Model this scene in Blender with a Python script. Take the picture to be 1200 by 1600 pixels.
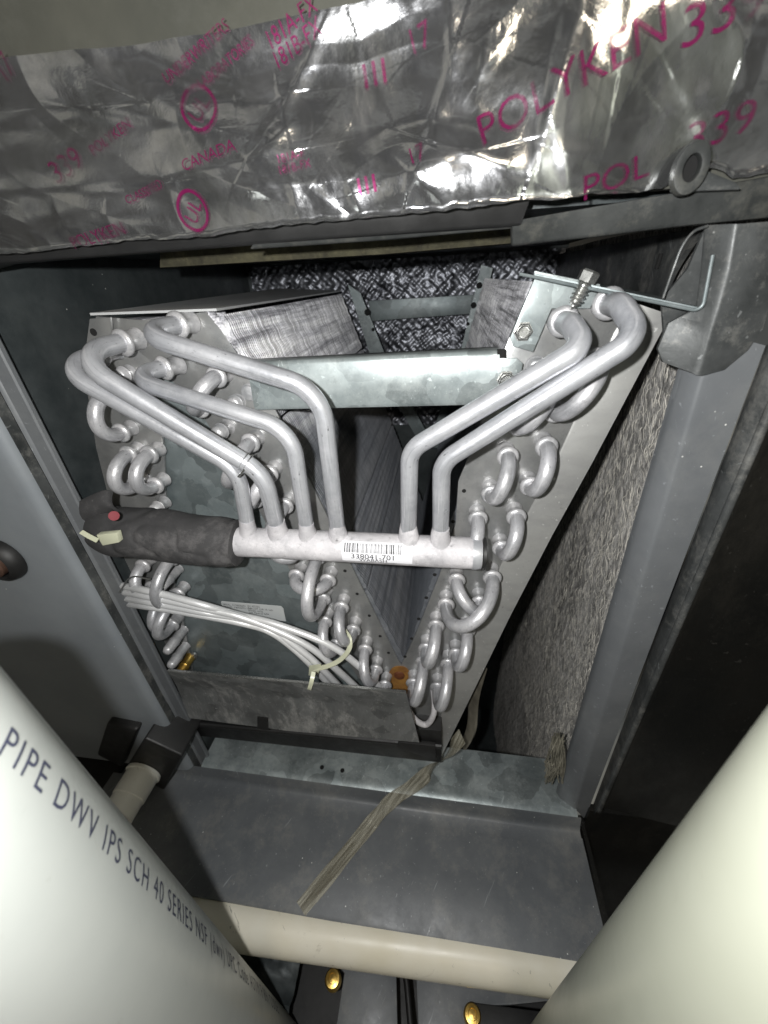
import bpy, math, random
from mathutils import Vector, Matrix, noise

for o in list(bpy.data.objects):
    bpy.data.objects.remove(o)
scene = bpy.context.scene
S = 0.25                      # one working unit = 0.25 m (distance from lens to cabinet front)

# ------------------------------------------------------------------ camera
def nv(a):
    return Vector(a).normalized()
DN = nv((56, 1032, 613))
EY = Vector((100, -370, 613)).normalized()
EY = (EY - DN * EY.dot(DN)).normalized()
XR = DN.cross(EY)
F = 613.0
cam_data = bpy.data.cameras.new('camera')
cam = bpy.data.objects.new('camera', cam_data)
scene.collection.objects.link(cam)
cx = Vector((XR[0], EY[0], -DN[0])); cu = -Vector((XR[1], EY[1], -DN[1])); cb = -Vector((XR[2], EY[2], -DN[2]))
cam.matrix_world = Matrix(((cx[0], cu[0], cb[0], 0), (cx[1], cu[1], cb[1], 0), (cx[2], cu[2], cb[2], 0), (0, 0, 0, 1)))
cam_data.sensor_fit = 'VERTICAL'; cam_data.sensor_height = 36
cam_data.lens = 36 * F / 1600
cam_data.clip_start = 0.005; cam_data.clip_end = 50
cam_data.dof.use_dof = True; cam_data.dof.focus_distance = 0.31; cam_data.dof.aperture_fstop = 8.0
scene.camera = cam

# ------------------------------------------------------------------ world and lamps
world = bpy.data.worlds.new('World'); scene.world = world; world.use_nodes = True
bg = world.node_tree.nodes['Background']
bg.inputs[1].default_value = 0.55
_nt = world.node_tree; _tc = _nt.nodes.new('ShaderNodeTexCoord'); _no = _nt.nodes.new('ShaderNodeTexNoise'); _cr = _nt.nodes.new('ShaderNodeValToRGB')
_no.inputs['Scale'].default_value = 2.6; _no.inputs['Detail'].default_value = 3.0; _no.inputs['Distortion'].default_value = 0.6  # patchy surroundings made up so the foil has something to reflect
_nt.links.new(_tc.outputs['Generated'], _no.inputs['Vector']); _nt.links.new(_no.outputs['Fac'], _cr.inputs[0]); _nt.links.new(_cr.outputs[0], bg.inputs[0])
_e = _cr.color_ramp.elements; _e.new(0.5); _e.new(0.6)
for _k, (_p, _c) in enumerate(((0.36, (.010, .011, .012)), (0.48, (.045, .042, .034)), (0.56, (.13, .135, .13)), (0.66, (.42, .40, .34)))):
    _e[_k].position = _p; _e[_k].color = (*_c, 1)
scene.view_settings.view_transform = 'Standard'
scene.view_settings.look = 'None'
scene.view_settings.exposure = 0.0
scene.view_settings.gamma = 1.0

def lamp(name, kind, loc, energy, color, size, target=None):
    l = bpy.data.lights.new(name, kind); l.energy = energy; l.color = color
    if kind == 'AREA': l.size = size
    else: l.shadow_soft_size = size
    o = bpy.data.objects.new(name, l); scene.collection.objects.link(o)
    o.location = Vector(loc) * S
    if target is not None:
        o.rotation_euler = (Vector(target) - Vector(loc)).to_track_quat('-Z', 'Y').to_euler()
    return o
lamp('phone_flash', 'POINT', (-0.12, -0.07, 0.08), 6.9, (1.0, 0.995, 0.98), 0.0045)
lamp('room_lamp', 'AREA', (1.2, -3.6, 2.6), 2.2, (1.0, 0.86, 0.66), 0.30, (0, 1, 0))

# ------------------------------------------------------------------ projection helpers (places measured from the photograph)
def ray(px, py):
    r = Vector((px - 600, py - 800, F)); return Vector((r.dot(XR), r.dot(EY), -r.dot(DN)))
def PY(px, py, y=1.0):
    r = ray(px, py); return r * (y / r[1])
def PX(px, py, x):
    r = ray(px, py); return r * (x / r[0])
def PZ(px, py, z):
    r = ray(px, py); return r * (z / r[2])

# ------------------------------------------------------------------ mesh helpers
class MB:
    def __init__(s): s.v = []; s.f = []; s.tv = {}
    def add(s, vs, fs):
        b = len(s.v); s.v += [Vector(v) for v in vs]; s.f += [tuple(b + i for i in f) for f in fs]; return s
    def box(s, lo, hi):
        x0, y0, z0 = lo; x1, y1, z1 = hi
        return s.add([(x0,y0,z0),(x1,y0,z0),(x1,y1,z0),(x0,y1,z0),(x0,y0,z1),(x1,y0,z1),(x1,y1,z1),(x0,y1,z1)],
                     [(0,3,2,1),(4,5,6,7),(0,1,5,4),(1,2,6,5),(2,3,7,6),(3,0,4,7)])
    def prism(s, poly, vec):
        n = len(poly); vec = Vector(vec); a = [Vector(p) for p in poly]
        return s.add(a + [p + vec for p in a], [tuple(range(n)), tuple(range(2*n-1, n-1, -1))] +
                     [(i, i+n, (i+1) % n + n, (i+1) % n) for i in range(n)])
    def tube(s, pts, r, seg=16, cap=True):
        pts = [Vector(p) for p in pts]; n = len(pts)
        rr = r if isinstance(r, (list, tuple)) else [r] * n
        t0 = (pts[1] - pts[0]).normalized()
        up = Vector((0, 0, 1)) if abs(t0.z) < 0.9 else Vector((0, 1, 0))
        u = t0.cross(up).normalized(); b = len(s.v); pt = t0
        acc = 0.0
        for i, p in enumerate(pts):
            if i: acc += (p - pts[i-1]).length
            if i == 0: t = t0
            elif i == n-1: t = (pts[-1] - pts[-2]).normalized()
            else: t = ((pts[i+1]-p).normalized() + (p-pts[i-1]).normalized()).normalized()
            q = pt.rotation_difference(t); u = q @ u; u = (u - t * u.dot(t)).normalized(); w = t.cross(u); pt = t
            for k in range(seg):
                a = 2*math.pi*k/seg
                s.tv[len(s.v)] = (math.cos(a)*.025, math.sin(a)*.025, acc)
                s.v.append(p + (u*math.cos(a) + w*math.sin(a)) * rr[i])
        for i in range(n-1):
            for k in range(seg):
                k2 = (k+1) % seg
                s.f.append((b+i*seg+k, b+i*seg+k2, b+(i+1)*seg+k2, b+(i+1)*seg+k))
        if cap:
            s.f.append(tuple(b+k for k in range(seg-1, -1, -1)))
            s.f.append(tuple(b+(n-1)*seg+k for k in range(seg)))
        return s
    def sheet(s, rows, th=0.006, back=(0, 1, 0)):
        n = len(rows); m = len(rows[0]); b = len(s.v); bk = Vector(back) * th
        for r in rows: s.v += [Vector(p) for p in r]
        for r in rows: s.v += [Vector(p) + bk for p in r]
        N = n*m
        for i in range(n-1):
            for j in range(m-1):
                q = (b+i*m+j, b+i*m+j+1, b+(i+1)*m+j+1, b+(i+1)*m+j)
                s.f.append(q); s.f.append(tuple(x+N for x in reversed(q)))
        for i in range(n-1):
            for j in (0, m-1):
                a, c = b+i*m+j, b+(i+1)*m+j; s.f.append((a, c, c+N, a+N))
        for j in range(m-1):
            for i in (0, n-1):
                a, c = b+i*m+j, b+i*m+j+1; s.f.append((a, c, c+N, a+N))
        return s

COL = scene.collection
ORG = {}
def empty(name, loc, label, cat, group=None):
    o = bpy.data.objects.new(name, None); o.empty_display_size = 0.02
    o.location = Vector(loc) * S; COL.objects.link(o); ORG[o.name] = Vector(loc)
    tag(o, label, cat, group); return o
def tag(o, label=None, cat=None, group=None, kind=None):
    if label: o['label'] = label
    if cat: o['category'] = cat
    if group: o['group'] = group
    if kind: o['kind'] = kind
    return o
def obj(name, mb, mat, parent=None, smooth=40, bevel=0.0, seg=2, label=None, fixn=True):
    org = ORG[parent.name] if parent else Vector((0, 0, 0))
    me = bpy.data.meshes.new(name)
    me.from_pydata([tuple((v - org) * S) for v in mb.v], [], mb.f); me.update()
    import bmesh
    bm = bmesh.new(); bm.from_mesh(me)
    if fixn: bmesh.ops.recalc_face_normals(bm, faces=bm.faces)
    if bevel:
        es = [e for e in bm.edges if len(e.link_faces) == 2 and e.calc_face_angle(0) > 0.6]
        bmesh.ops.bevel(bm, geom=es, offset=bevel*S, segments=seg, affect='EDGES', profile=0.6, clamp_overlap=True)
    bm.to_mesh(me); bm.free()
    if smooth:
        me.polygons.foreach_set('use_smooth', [True]*len(me.polygons)); me.update()
        me.set_sharp_from_angle(angle=math.radians(smooth))
    if mb.tv and not bevel:
        at_ = me.attributes.new('tuv', 'FLOAT_VECTOR', 'POINT')
        for i_, c_ in mb.tv.items(): at_.data[i_].vector = c_
    me.materials.append(mat)
    o = bpy.data.objects.new(name, me); COL.objects.link(o); o.parent = parent
    ORG[o.name] = org
    if label: o['label'] = label
    return o
def fillet(pts, rads, n=8):
    pts = [Vector(p) for p in pts]; out = [pts[0]]
    for i in range(1, len(pts)-1):
        p = pts[i]; a = (pts[i-1]-p); c = (pts[i+1]-p); la, lc = a.length, c.length; a.normalize(); c.normalize()
        ang = a.angle(c); r = rads[i-1] if isinstance(rads, (list, tuple)) else rads
        d = min(r / math.tan(ang/2), la*0.49, lc*0.49); r = d*math.tan(ang/2)
        cen = p + (a+c).normalized() * (r/math.sin(ang/2))
        s = p + a*d - cen; e = p + c*d - cen; w = s.angle(e)
        for k in range(n+1):
            t = k/n
            out.append(cen + (s*math.sin((1-t)*w) + e*math.sin(t*w)) / math.sin(w))
    out.append(pts[-1]); return out
def catmull(pts, n=8):
    P = [Vector(p) for p in pts]; P = [P[0]*2-P[1]] + P + [P[-1]*2-P[-2]]; out = []
    for i in range(1, len(P)-2):
        for k in range(n):
            t = k/n
            out.append(0.5*((2*P[i]) + (P[i+1]-P[i-1])*t + (2*P[i-1]-5*P[i]+4*P[i+1]-P[i+2])*t*t + (3*P[i]-P[i-1]-3*P[i+1]+P[i+2])*t**3))
    out.append(P[-2]); return out
def ring(mb, c, axis, prof, seg=20):
    """lathe: prof = list of (radius, offset along axis)"""
    c = Vector(c); ax = Vector(axis).normalized()
    up = Vector((0, 0, 1)) if abs(ax.z) < 0.9 else Vector((1, 0, 0))
    u = ax.cross(up).normalized(); w = ax.cross(u); b = len(mb.v); n = len(prof)
    for r, h in prof:
        for k in range(seg):
            a = 2*math.pi*k/seg; mb.v.append(c + ax*h + (u*math.cos(a)+w*math.sin(a))*r)
    for i in range(n-1):
        for k in range(seg):
            k2 = (k+1) % seg; mb.f.append((b+i*seg+k, b+i*seg+k2, b+(i+1)*seg+k2, b+(i+1)*seg+k))
    if prof[0][0] > 1e-6: mb.f.append(tuple(b+k for k in range(seg)))
    if prof[-1][0] > 1e-6: mb.f.append(tuple(b+(n-1)*seg+k for k in range(seg)))
    return mb
def text_geo(body, size=1.0, xscale=1.0, cut=0.0, align='LEFT', thin=0.0, space=1.0):
    cu_ = bpy.data.curves.new('lettering', 'FONT'); cu_.body = body; cu_.size = size; cu_.align_x = align; cu_.resolution_u = 3; cu_.offset = -thin; cu_.space_character = space
    to = bpy.data.objects.new('lettering', cu_); COL.objects.link(to)
    bpy.context.view_layer.update()
    dg = bpy.context.evaluated_depsgraph_get(); me = bpy.data.meshes.new_from_object(to.evaluated_get(dg))
    bpy.data.objects.remove(to); bpy.data.curves.remove(cu_)
    import bmesh
    bm = bmesh.new(); bm.from_mesh(me); bpy.data.meshes.remove(me)
    if cut and len(bm.verts):
        xs = [v.co.x for v in bm.verts]; ys = [v.co.y for v in bm.verts]
        for ax, lo, hi in ((0, min(xs), max(xs)), (1, min(ys), max(ys))):
            k = lo + cut
            while k < hi:
                co = [0, 0, 0]; no = [0, 0, 0]; co[ax] = k; no[ax] = 1
                bmesh.ops.bisect_plane(bm, geom=bm.verts[:]+bm.edges[:]+bm.faces[:], plane_co=co, plane_no=no)
                k += cut
    bm.verts.index_update()
    vs = [(v.co.x*xscale, v.co.y) for v in bm.verts]; fs = [tuple(v.index for v in f.verts) for f in bm.faces]
    bm.free(); return vs, fs

# ------------------------------------------------------------------ materials
def mat(name):
    m = bpy.data.materials.new(name); m.use_nodes = True; nt = m.node_tree
    return m, nt, nt.nodes['Principled BSDF']
def N(nt, typ, **kw):
    n = nt.nodes.new(typ)
    for k, v in kw.items():
        if k in n.inputs: n.inputs[k].default_value = v
        else: setattr(n, k, v)
    return n
_a = PZ(592, 1272, -2.27); _b = PZ(470, 1420, -2.27); STRAP = 90 - math.degrees(math.atan2(_b.y-_a.y, _b.x-_a.x))
def coords(nt, sc=(1, 1, 1), rot=(0, 0, 0), pre=None):
    tc = N(nt, 'ShaderNodeTexCoord'); mp = N(nt, 'ShaderNodeMapping')
    mp.inputs['Scale'].default_value = [s/S for s in sc]; mp.inputs['Rotation'].default_value = rot
    nt.links.new(tc.outputs['Object'], mp.inputs[0])
    if pre:
        m2 = N(nt, 'ShaderNodeMapping'); m2.inputs['Scale'].default_value = pre; nt.links.new(mp.outputs[0], m2.inputs[0]); return m2.outputs[0]
    return mp.outputs[0]
def ntex(nt, vec, scale, detail=6, rough=0.6, dist=0.0):
    n = N(nt, 'ShaderNodeTexNoise', Scale=scale, Detail=detail, Roughness=rough, Distortion=dist)
    nt.links.new(vec, n.inputs['Vector']); return n.outputs['Fac']
def ramp(nt, fac, stops):
    r = N(nt, 'ShaderNodeValToRGB'); e = r.color_ramp.elements
    while len(e) < len(stops): e.new(0.5)
    for i, (p, c) in enumerate(stops):
        e[i].position = p; e[i].color = (*c, 1) if not isinstance(c, (int, float)) else (c, c, c, 1)
    nt.links.new(fac, r.inputs[0]); return r.outputs[0]
def mix(nt, fac, a, b, mode='MIX'):
    m = N(nt, 'ShaderNodeMix', data_type='RGBA', blend_type=mode)
    for sock, v in ((m.inputs[0], fac), (m.inputs[6], a), (m.inputs[7], b)):
        if hasattr(v, 'is_linked') or hasattr(v, 'links'): nt.links.new(v, sock)
        elif isinstance(v, tuple): sock.default_value = (*v, 1)
        else: sock.default_value = v
    return m.outputs[2]
def bump(nt, bsdf, h, strength, dist=0.002, prev=None):
    b = N(nt, 'ShaderNodeBump', Strength=strength, Distance=dist); nt.links.new(h, b.inputs['Height'])
    if prev: nt.links.new(prev, b.inputs['Normal'])
    nt.links.new(b.outputs[0], bsdf.inputs['Normal']); return b.outputs[0]
def setp(b, **k):
    for n, v in k.items():
        n = {'rough': 'Roughness', 'metal': 'Metallic', 'base': 'Base Color', 'spec': 'Specular IOR Level', 'coat': 'Coat Weight', 'sub': 'Subsurface Weight', 'trans': 'Transmission Weight'}[n]
        if n == 'Base Color': v = (*v, 1)
        b.inputs[n].default_value = v

def metal(name, c0, c1, metal_=0.6, r0=0.35, r1=0.55, sc=6, stretch=(1, 1, 1), bmp=0.15, dust=0.0, spang=0.0, dustc=(.55, .53, .5), rot=(0, 0, 0), specks=0.0, bsc=40, grime=0.0, streak=0.0, scratch=0.0):
    m, nt, b = mat(name); v = coords(nt, stretch, rot); v1 = coords(nt)
    n1 = ntex(nt, v, sc, 8, 0.65); col = ramp(nt, n1, [(0.32, c0), (0.68, c1)])
    if spang:
        vo = N(nt, 'ShaderNodeTexVoronoi', Scale=spang); n2 = ntex(nt, v1, spang*0.7, 3)
        wv = N(nt, 'ShaderNodeVectorMath', operation='ADD'); nt.links.new(v1, wv.inputs[0])
        nc = N(nt, 'ShaderNodeTexNoise', Scale=spang*0.8, Detail=3); nt.links.new(v1, nc.inputs['Vector'])
        sc_ = N(nt, 'ShaderNodeVectorMath', operation='SCALE'); sc_.inputs[3].default_value = 0.12; nt.links.new(nc.outputs['Color'], sc_.inputs[0])
        nt.links.new(sc_.outputs[0], wv.inputs[1]); nt.links.new(wv.outputs[0], vo.inputs['Vector'])
        bw = N(nt, 'ShaderNodeRGBToBW'); nt.links.new(vo.outputs['Color'], bw.inputs[0])
        sp = ramp(nt, bw.outputs[0], [(0.1, 0.60), (0.9, 1.28)])
        col = mix(nt, 0.85, col, sp, 'MULTIPLY')
    if dust:
        n3 = ntex(nt, v, sc*0.9, 12, 0.80, 0.12); f = ramp(nt, n3, [(0.50, 0.0), (0.60, dust*0.45), (0.72, dust)])
        col = mix(nt, f, col, dustc)
    if specks:
        n5 = N(nt, 'ShaderNodeTexVoronoi', Scale=26); nt.links.new(v1, n5.inputs['Vector'])
        f = ramp(nt, n5.outputs['Distance'], [(0.035, specks), (0.07, 0.0)])
        n6 = ntex(nt, v1, 7, 2); f2 = ramp(nt, n6, [(0.56, 0.0), (0.62, 1.0)])
        col = mix(nt, mix(nt, 1.0, f, f2, 'MULTIPLY'), col, (.75, .75, .72))
    if grime:
        n7 = ntex(nt, v, sc*2.6, 12, 0.82, 0.2); f = ramp(nt, n7, [(0.28, grime), (0.44, 0.0)])
        col = mix(nt, f, col, tuple(x*0.28 for x in c0))
        n8 = ntex(nt, v1, 34, 6, 0.8); f = ramp(nt, n8, [(0.27, grime), (0.37, 0.0)])
        col = mix(nt, f, col, tuple(x*0.22 for x in c0))
    if streak:
        an = N(nt, 'ShaderNodeAttribute', attribute_name='tuv'); m3 = N(nt, 'ShaderNodeMapping'); m3.inputs['Scale'].default_value = (110, 110, 5)
        nt.links.new(an.outputs['Vector'], m3.inputs[0]); n9 = ntex(nt, m3.outputs[0], 1.0, 8, 0.75, 0.3)
        col = mix(nt, ramp(nt, n9, [(0.30, streak), (0.45, 0.0)]), col, tuple(x*0.30 for x in c0))
        col = mix(nt, ramp(nt, n9, [(0.56, 0.0), (0.70, streak)]), col, (.74, .74, .76))
        m4 = N(nt, 'ShaderNodeMapping'); m4.inputs['Scale'].default_value = (160, 160, 60); nt.links.new(an.outputs['Vector'], m4.inputs[0])
        n10 = ntex(nt, m4.outputs[0], 1.0, 4, 0.6); n11 = ntex(nt, v1, 6, 3)
        f = mix(nt, 1.0, ramp(nt, n10, [(0.30, 1.0), (0.36, 0.0)]), ramp(nt, n11, [(0.45, 0.0), (0.6, 0.9)]), 'MULTIPLY')
        col = mix(nt, f, col, (.05, .05, .055))
    if scratch:
        for rz, sd_ in ((0.5, 1.0), (1.9, 3.0), (2.7, 7.0)):
            vv = coords(nt, (1, 1, 1), (rz*.6, rz*.8, rz), pre=(30, 1.0, 30)); ns = ntex(nt, vv, sd_*.4+1.2, 3, 0.5)
            col = mix(nt, ramp(nt, ns, [(0.70, 0.0), (0.74, scratch)]), col, tuple(min(1, x*2.2+.03) for x in c1))
    nt.links.new(col, b.inputs['Base Color']); b.inputs['Metallic'].default_value = metal_
    n4 = ntex(nt, v, sc*2.3, 6, 0.7); rr = ramp(nt, n4, [(0.3, r0), (0.7, r1)]); nt.links.new(rr, b.inputs['Roughness'])
    bump(nt, b, ntex(nt, v, bsc, 5, 0.7), bmp, 0.0006)
    return m

M = {}
M['tube'] = metal('tube_aluminium', (.33, .34, .365), (.55, .56, .585), 0.5, 0.27, 0.46, 6, (1.0, 1.4, 1), 0.35, 0.7, 0, (.66, .66, .68), bsc=30, streak=0.75)
M['bend'] = metal('bend_aluminium', (.30, .305, .32), (.56, .56, .58), 0.42, 0.26, 0.46, 9, (1, 1, 1), 0.5, 0.8, 0, (.72, .71, .72), bsc=30, streak=0.6, grime=.6)
M['weld'] = metal('oxidised_aluminium', (.34, .335, .35), (.56, .545, .56), 0.08, 0.5, 0.75, 12, (1, 1, 1), 1.0, 0.8, 0, (.76, .74, .76), bsc=24, grime=0.8)
M['collar'] = metal('collar_aluminium', (.30, .31, .32), (.62, .61, .62), 0.4, 0.26, 0.48, 16, (1, 1, 1), 0.9, 0.6, 0, (.78, .76, .76), bsc=26, grime=0.8)
M['plate'] = metal('end_plate_aluminium', (.25, .26, .265), (.44, .44, .43), 0.7, 0.27, 0.42, 4.5, (1, 1, 1), 0.12, 0.6, 0, (.56, .55, .54), bsc=7, grime=0.6)
M['flange'] = metal('flange_aluminium', (.26, .26, .255), (.40, .40, .385), 0.45, 0.36, 0.50, 2.5, (1, 1, 2), 0.12, 0.35, 0, (.48, .47, .43), bsc=6, grime=0.5, scratch=.4)
M['cover'] = metal('light_cover_sheet', (.42, .43, .44), (.56, .57, .57), 0.3, 0.4, 0.5, 3, (1, 1, 1), 0.05, 0.3, 0, (.6, .6, .6), bsc=8)
M['galv'] = metal('galvanised_steel', (.17, .20, .205), (.36, .40, .40), 0.4, 0.34, 0.5, 9, (1, 1, 1), 0.25, 0.7, 10, (.50, .54, .53), bsc=18, grime=0.5, scratch=.35)
M['delta'] = metal('dull_galvanised', (.115, .14, .145), (.215, .245, .25), 0.35, 0.36, 0.5, 4, (1, 1, 1), 0.15, 0.7, 11, (.34, .37, .37), bsc=14, grime=0.5)
M['darkgalv'] = metal('dark_dusty_steel', (.030, .033, .033), (.10, .105, .105), 0.3, 0.34, 0.55, 7, (1, 1, 1), 0.25, 0.9, 0, (.27, .265, .245), specks=0.6, scratch=.6)
M['paint'] = metal('grey_paint', (.125, .133, .141), (.162, .171, .179), 0.05, 0.32, 0.44, 4, (1, 1, 1), 0.05, 0.5, 0, (.23, .235, .23), specks=0.9, bsc=60, scratch=.35)
M['apron'] = metal('dusty_grey_top', (.092, .100, .109), (.135, .144, .150), 0.05, 0.38, 0.55, 5, (1, 1, 1), 0.10, 0.7, 0, (.25, .245, .225), specks=1.0, bsc=50, scratch=.5)
M['inner'] = metal('dark_inner_liner', (.03, .038, .04), (.07, .08, .082), 0.3, 0.35, 0.6, 6, (1, 1, 1), 0.5, 0.3, 0, (.12, .13, .13), specks=1.0, bsc=16)
M['blackgloss'] = metal('glossy_dark_panel', (.009, .010, .010), (.022, .021, .018), 0.3, 0.28, 0.45, 3, (1, 1, .5), 0.08, 0.5, 0, (.07, .065, .055), scratch=.5)
M['rail'] = metal('dark_rail_steel', (.018, .02, .02), (.055, .058, .056), 0.2, 0.4, 0.6, 9, (1, 1, 1), 0.3, 0.6, 0, (.17, .165, .14), specks=.8)
M['black'] = metal('black_plastic', (.008, .008, .008), (.016, .016, .016), 0.0, 0.4, 0.6, 6, (1, 1, 1), 0.15, 0.3, 0, (.035, .035, .035))
M['tray'] = metal('stained_tray_steel', (.12, .125, .125), (.21, .215, .215), 0.35, 0.38, 0.58, 7, (1.6, 1, .6), 0.15, 1.0, 12, (.55, .54, .52), grime=0.5, scratch=.7)
M['foam'] = metal('black_foam', (.022, .022, .023), (.044, .043, .044), 0.0, 0.75, 0.95, 6, (1, 1, 1), 1.0, 0.9, 0, (.13, .125, .125), specks=1.0, bsc=30)
M['steel'] = metal('plated_screw_steel', (.35, .36, .35), (.6, .6, .58), 0.9, 0.22, 0.35, 10)
M['brass'] = metal('brass', (.55, .33, .07), (.8, .55, .16), 0.9, 0.25, 0.4, 10)
M['copper'] = metal('dull_copper', (.12, .07, .05), (.2, .12, .09), 0.6, 0.35, 0.5, 10)
M['rust'] = metal('rusty_stain', (.13, .05, .012), (.34, .17, .035), 0.0, 0.6, 0.8, 14, (1, 1, 1), 0.6)
M['rustdark'] = metal('rusty_screw', (.05, .015, .006), (.16, .05, .015), 0.1, 0.6, 0.8, 20, (1, 1, 1), 0.9)
M['wire'] = metal('capillary_aluminium', (.60, .61, .62), (.78, .78, .78), 0.3, 0.32, 0.45, 5, (1, 1, 1), 0.1)
M['fibreedge'] = metal('brown_insulation_edge', (.018, .016, .009), (.06, .055, .03), 0.0, 0.8, 1.0, 16, (1, 1, 1), 1.0, 0.5, 0, (.16, .14, .08), bsc=40)

def simple(name, base, rough, **k):
    m, nt, b = mat(name); setp(b, base=base, rough=rough, **k); return m
M['ink'] = simple('black_ink', (.015, .015, .018), 0.6)
M['blueink'] = simple('faded_blue_black_ink', (.055, .06, .10), 0.5)
M['paper'] = simple('white_label_paper', (.72, .72, .75), 0.45)
M['paper2'] = simple('grey_label_paper', (.50, .52, .52), 0.4)
M['strand'] = simple('pale_fibre', (.72, .69, .62), .6)
M['fray'] = metal('frayed_fibre', (.10, .095, .07), (.30, .28, .22), 0, .7, .9, 20)
M['red'] = simple('red_sticker', (.16, .016, .024), 0.7)
M['redink'] = simple('dark_red_ink', (.18, .01, .02), 0.6)
def printmat(name):
    m, nt, b = mat(name); v = coords(nt); setp(b, base=(.20, .012, .085), rough=.3, metal=.55)
    nt.links.new(ramp(nt, ntex(nt, v, 8, 8, .75), [(.36, .12), (.56, .92)]), b.inputs['Alpha']); return m
M['magenta'] = printmat('magenta_print')
M['paint_brightened'] = metal('grey_paint_brightened', (.19, .208, .225), (.235, .255, .272), 0.0, 0.42, 0.5, 3, (1, 1, 1), 0.05, 0.35, 0, (.26, .27, .27), specks=0.9, bsc=60)  # post paint made lighter, lifting the weakly lit left panel in its colour
M['dark'] = simple('dark_hole', (.004, .004, .004), 0.9)
M['tie'] = simple('nylon_tie', (.50, .51, .38), 0.35, sub=0.0)

def pvc(name, c0, c1, stain):
    m, nt, b = mat(name); v = coords(nt)
    col = ramp(nt, ntex(nt, v, 2.2, 5, 0.6), [(0.3, c0), (0.7, c1)])
    f = ramp(nt, ntex(nt, v, 9, 9, 0.75, 0.5), [(0.62, 0.0), (0.78, stain)])
    col = mix(nt, f, col, (.30, .26, .19))
    for rz, sc2 in ((0.4, 2.0), (1.6, 3.1)):
        vv = coords(nt, (1, 1, 1), (rz, rz*.5, rz*.3), pre=(14, 14, 1.2)); col = mix(nt, ramp(nt, ntex(nt, vv, sc2, 4, .6), [(.68, 0.0), (.76, stain*1.5+.10)]), col, (.26, .25, .21))
    col = mix(nt, ramp(nt, ntex(nt, v, 40, 4, .7), [(.70, 0.0), (.76, .35)]), col, (.22, .20, .17))
    nt.links.new(col, b.inputs['Base Color']); setp(b, rough=0.34)
    r = ramp(nt, ntex(nt, v, 12, 5), [(0.3, .28), (0.7, .45)]); nt.links.new(r, b.inputs['Roughness'])
    bump(nt, b, ntex(nt, v, 30, 4), 0.05, 0.0005); return m
M['pvc'] = pvc('white_pvc', (.42, .44, .42), (.47, .485, .46), 0.08)
M['pvcw'] = pvc('clean_white_pvc', (.66, .66, .60), (.78, .78, .72), 0.15)
M['pvcr'] = pvc('warm_white_pvc', (.44, .455, .365), (.48, .495, .41), 0.05)
M['pvcy'] = pvc('yellowed_pvc', (.72, .67, .52), (.84, .81, .71), 0.9)

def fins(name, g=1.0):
    m, nt, b = mat(name); v = coords(nt)
    st = coords(nt, (6, 0.22, 6)); long_ = ntex(nt, st, 4.0, 6, 0.8)
    cr = coords(nt, (1.2, 30, 1.2)); cross = ntex(nt, cr, 2.0, 7, 0.85)
    c = ramp(nt, long_, [(0.38, (.20*g*g, .20*g*g, .22*g*g)), (0.47, (.62*g, .62*g, .66*g)), (0.58, (.98*g, .98*g, 1.0*g))])
    c = mix(nt, 0.9, c, ramp(nt, cross, [(0.40, 0.40), (0.58, 1.1)]), 'MULTIPLY')
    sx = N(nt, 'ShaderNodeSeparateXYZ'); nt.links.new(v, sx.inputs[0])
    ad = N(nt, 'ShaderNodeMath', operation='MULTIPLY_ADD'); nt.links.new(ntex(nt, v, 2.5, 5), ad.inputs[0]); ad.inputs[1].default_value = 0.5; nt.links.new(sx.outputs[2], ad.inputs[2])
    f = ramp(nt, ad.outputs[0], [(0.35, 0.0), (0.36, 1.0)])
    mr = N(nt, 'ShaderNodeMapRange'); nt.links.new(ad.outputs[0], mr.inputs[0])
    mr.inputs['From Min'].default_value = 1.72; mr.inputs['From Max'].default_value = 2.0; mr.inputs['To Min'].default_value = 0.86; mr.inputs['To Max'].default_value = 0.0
    c = mix(nt, mr.outputs[0], c, (.085, .095, .11))  # fins darken downward: depth shade of the V put into the colour
    nt.links.new(c, b.inputs['Base Color']); setp(b, metal=0.15, rough=0.38)
    bump(nt, b, cross, 0.7, 0.0010); return m
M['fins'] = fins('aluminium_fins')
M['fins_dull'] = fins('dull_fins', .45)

def quilt(name):
    m, nt, b = mat(name); v = coords(nt)
    n1 = ntex(nt, v, 12, 8, 0.8, 0.8)
    col = ramp(nt, n1, [(0.40, (.04, .042, .05)), (0.60, (.26, .27, .30))])
    nt.links.new(col, b.inputs['Base Color']); setp(b, metal=0.8, rough=0.40); return m
M['quilt'] = quilt('quilted_foil_liner')

def fibre(name):
    m, nt, b = mat(name); v = coords(nt, (1, 1.5, 1.0), (0.5, 0, 0), pre=(1, 2.2, .8))
    n1 = ntex(nt, v, 10, 14, 0.9, 2.2); n2 = ntex(nt, coords(nt, (1, 1, .4)), 2.6, 4, 0.6)
    c = ramp(nt, n1, [(0.40, (.06, .06, .06)), (0.49, (.42, .41, .39)), (0.58, (1.0, .97, .92))])
    c2 = ramp(nt, n2, [(0.32, 0.40), (0.46, 1.0)]); c = mix(nt, 0.85, c, c2, 'MULTIPLY')
    nt.links.new(c, b.inputs['Base Color']); setp(b, metal=0.0, rough=0.7)
    bump(nt, b, n1, 1.0, 0.004); return m
M['fibre'] = fibre('torn_fibrous_liner')

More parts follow.
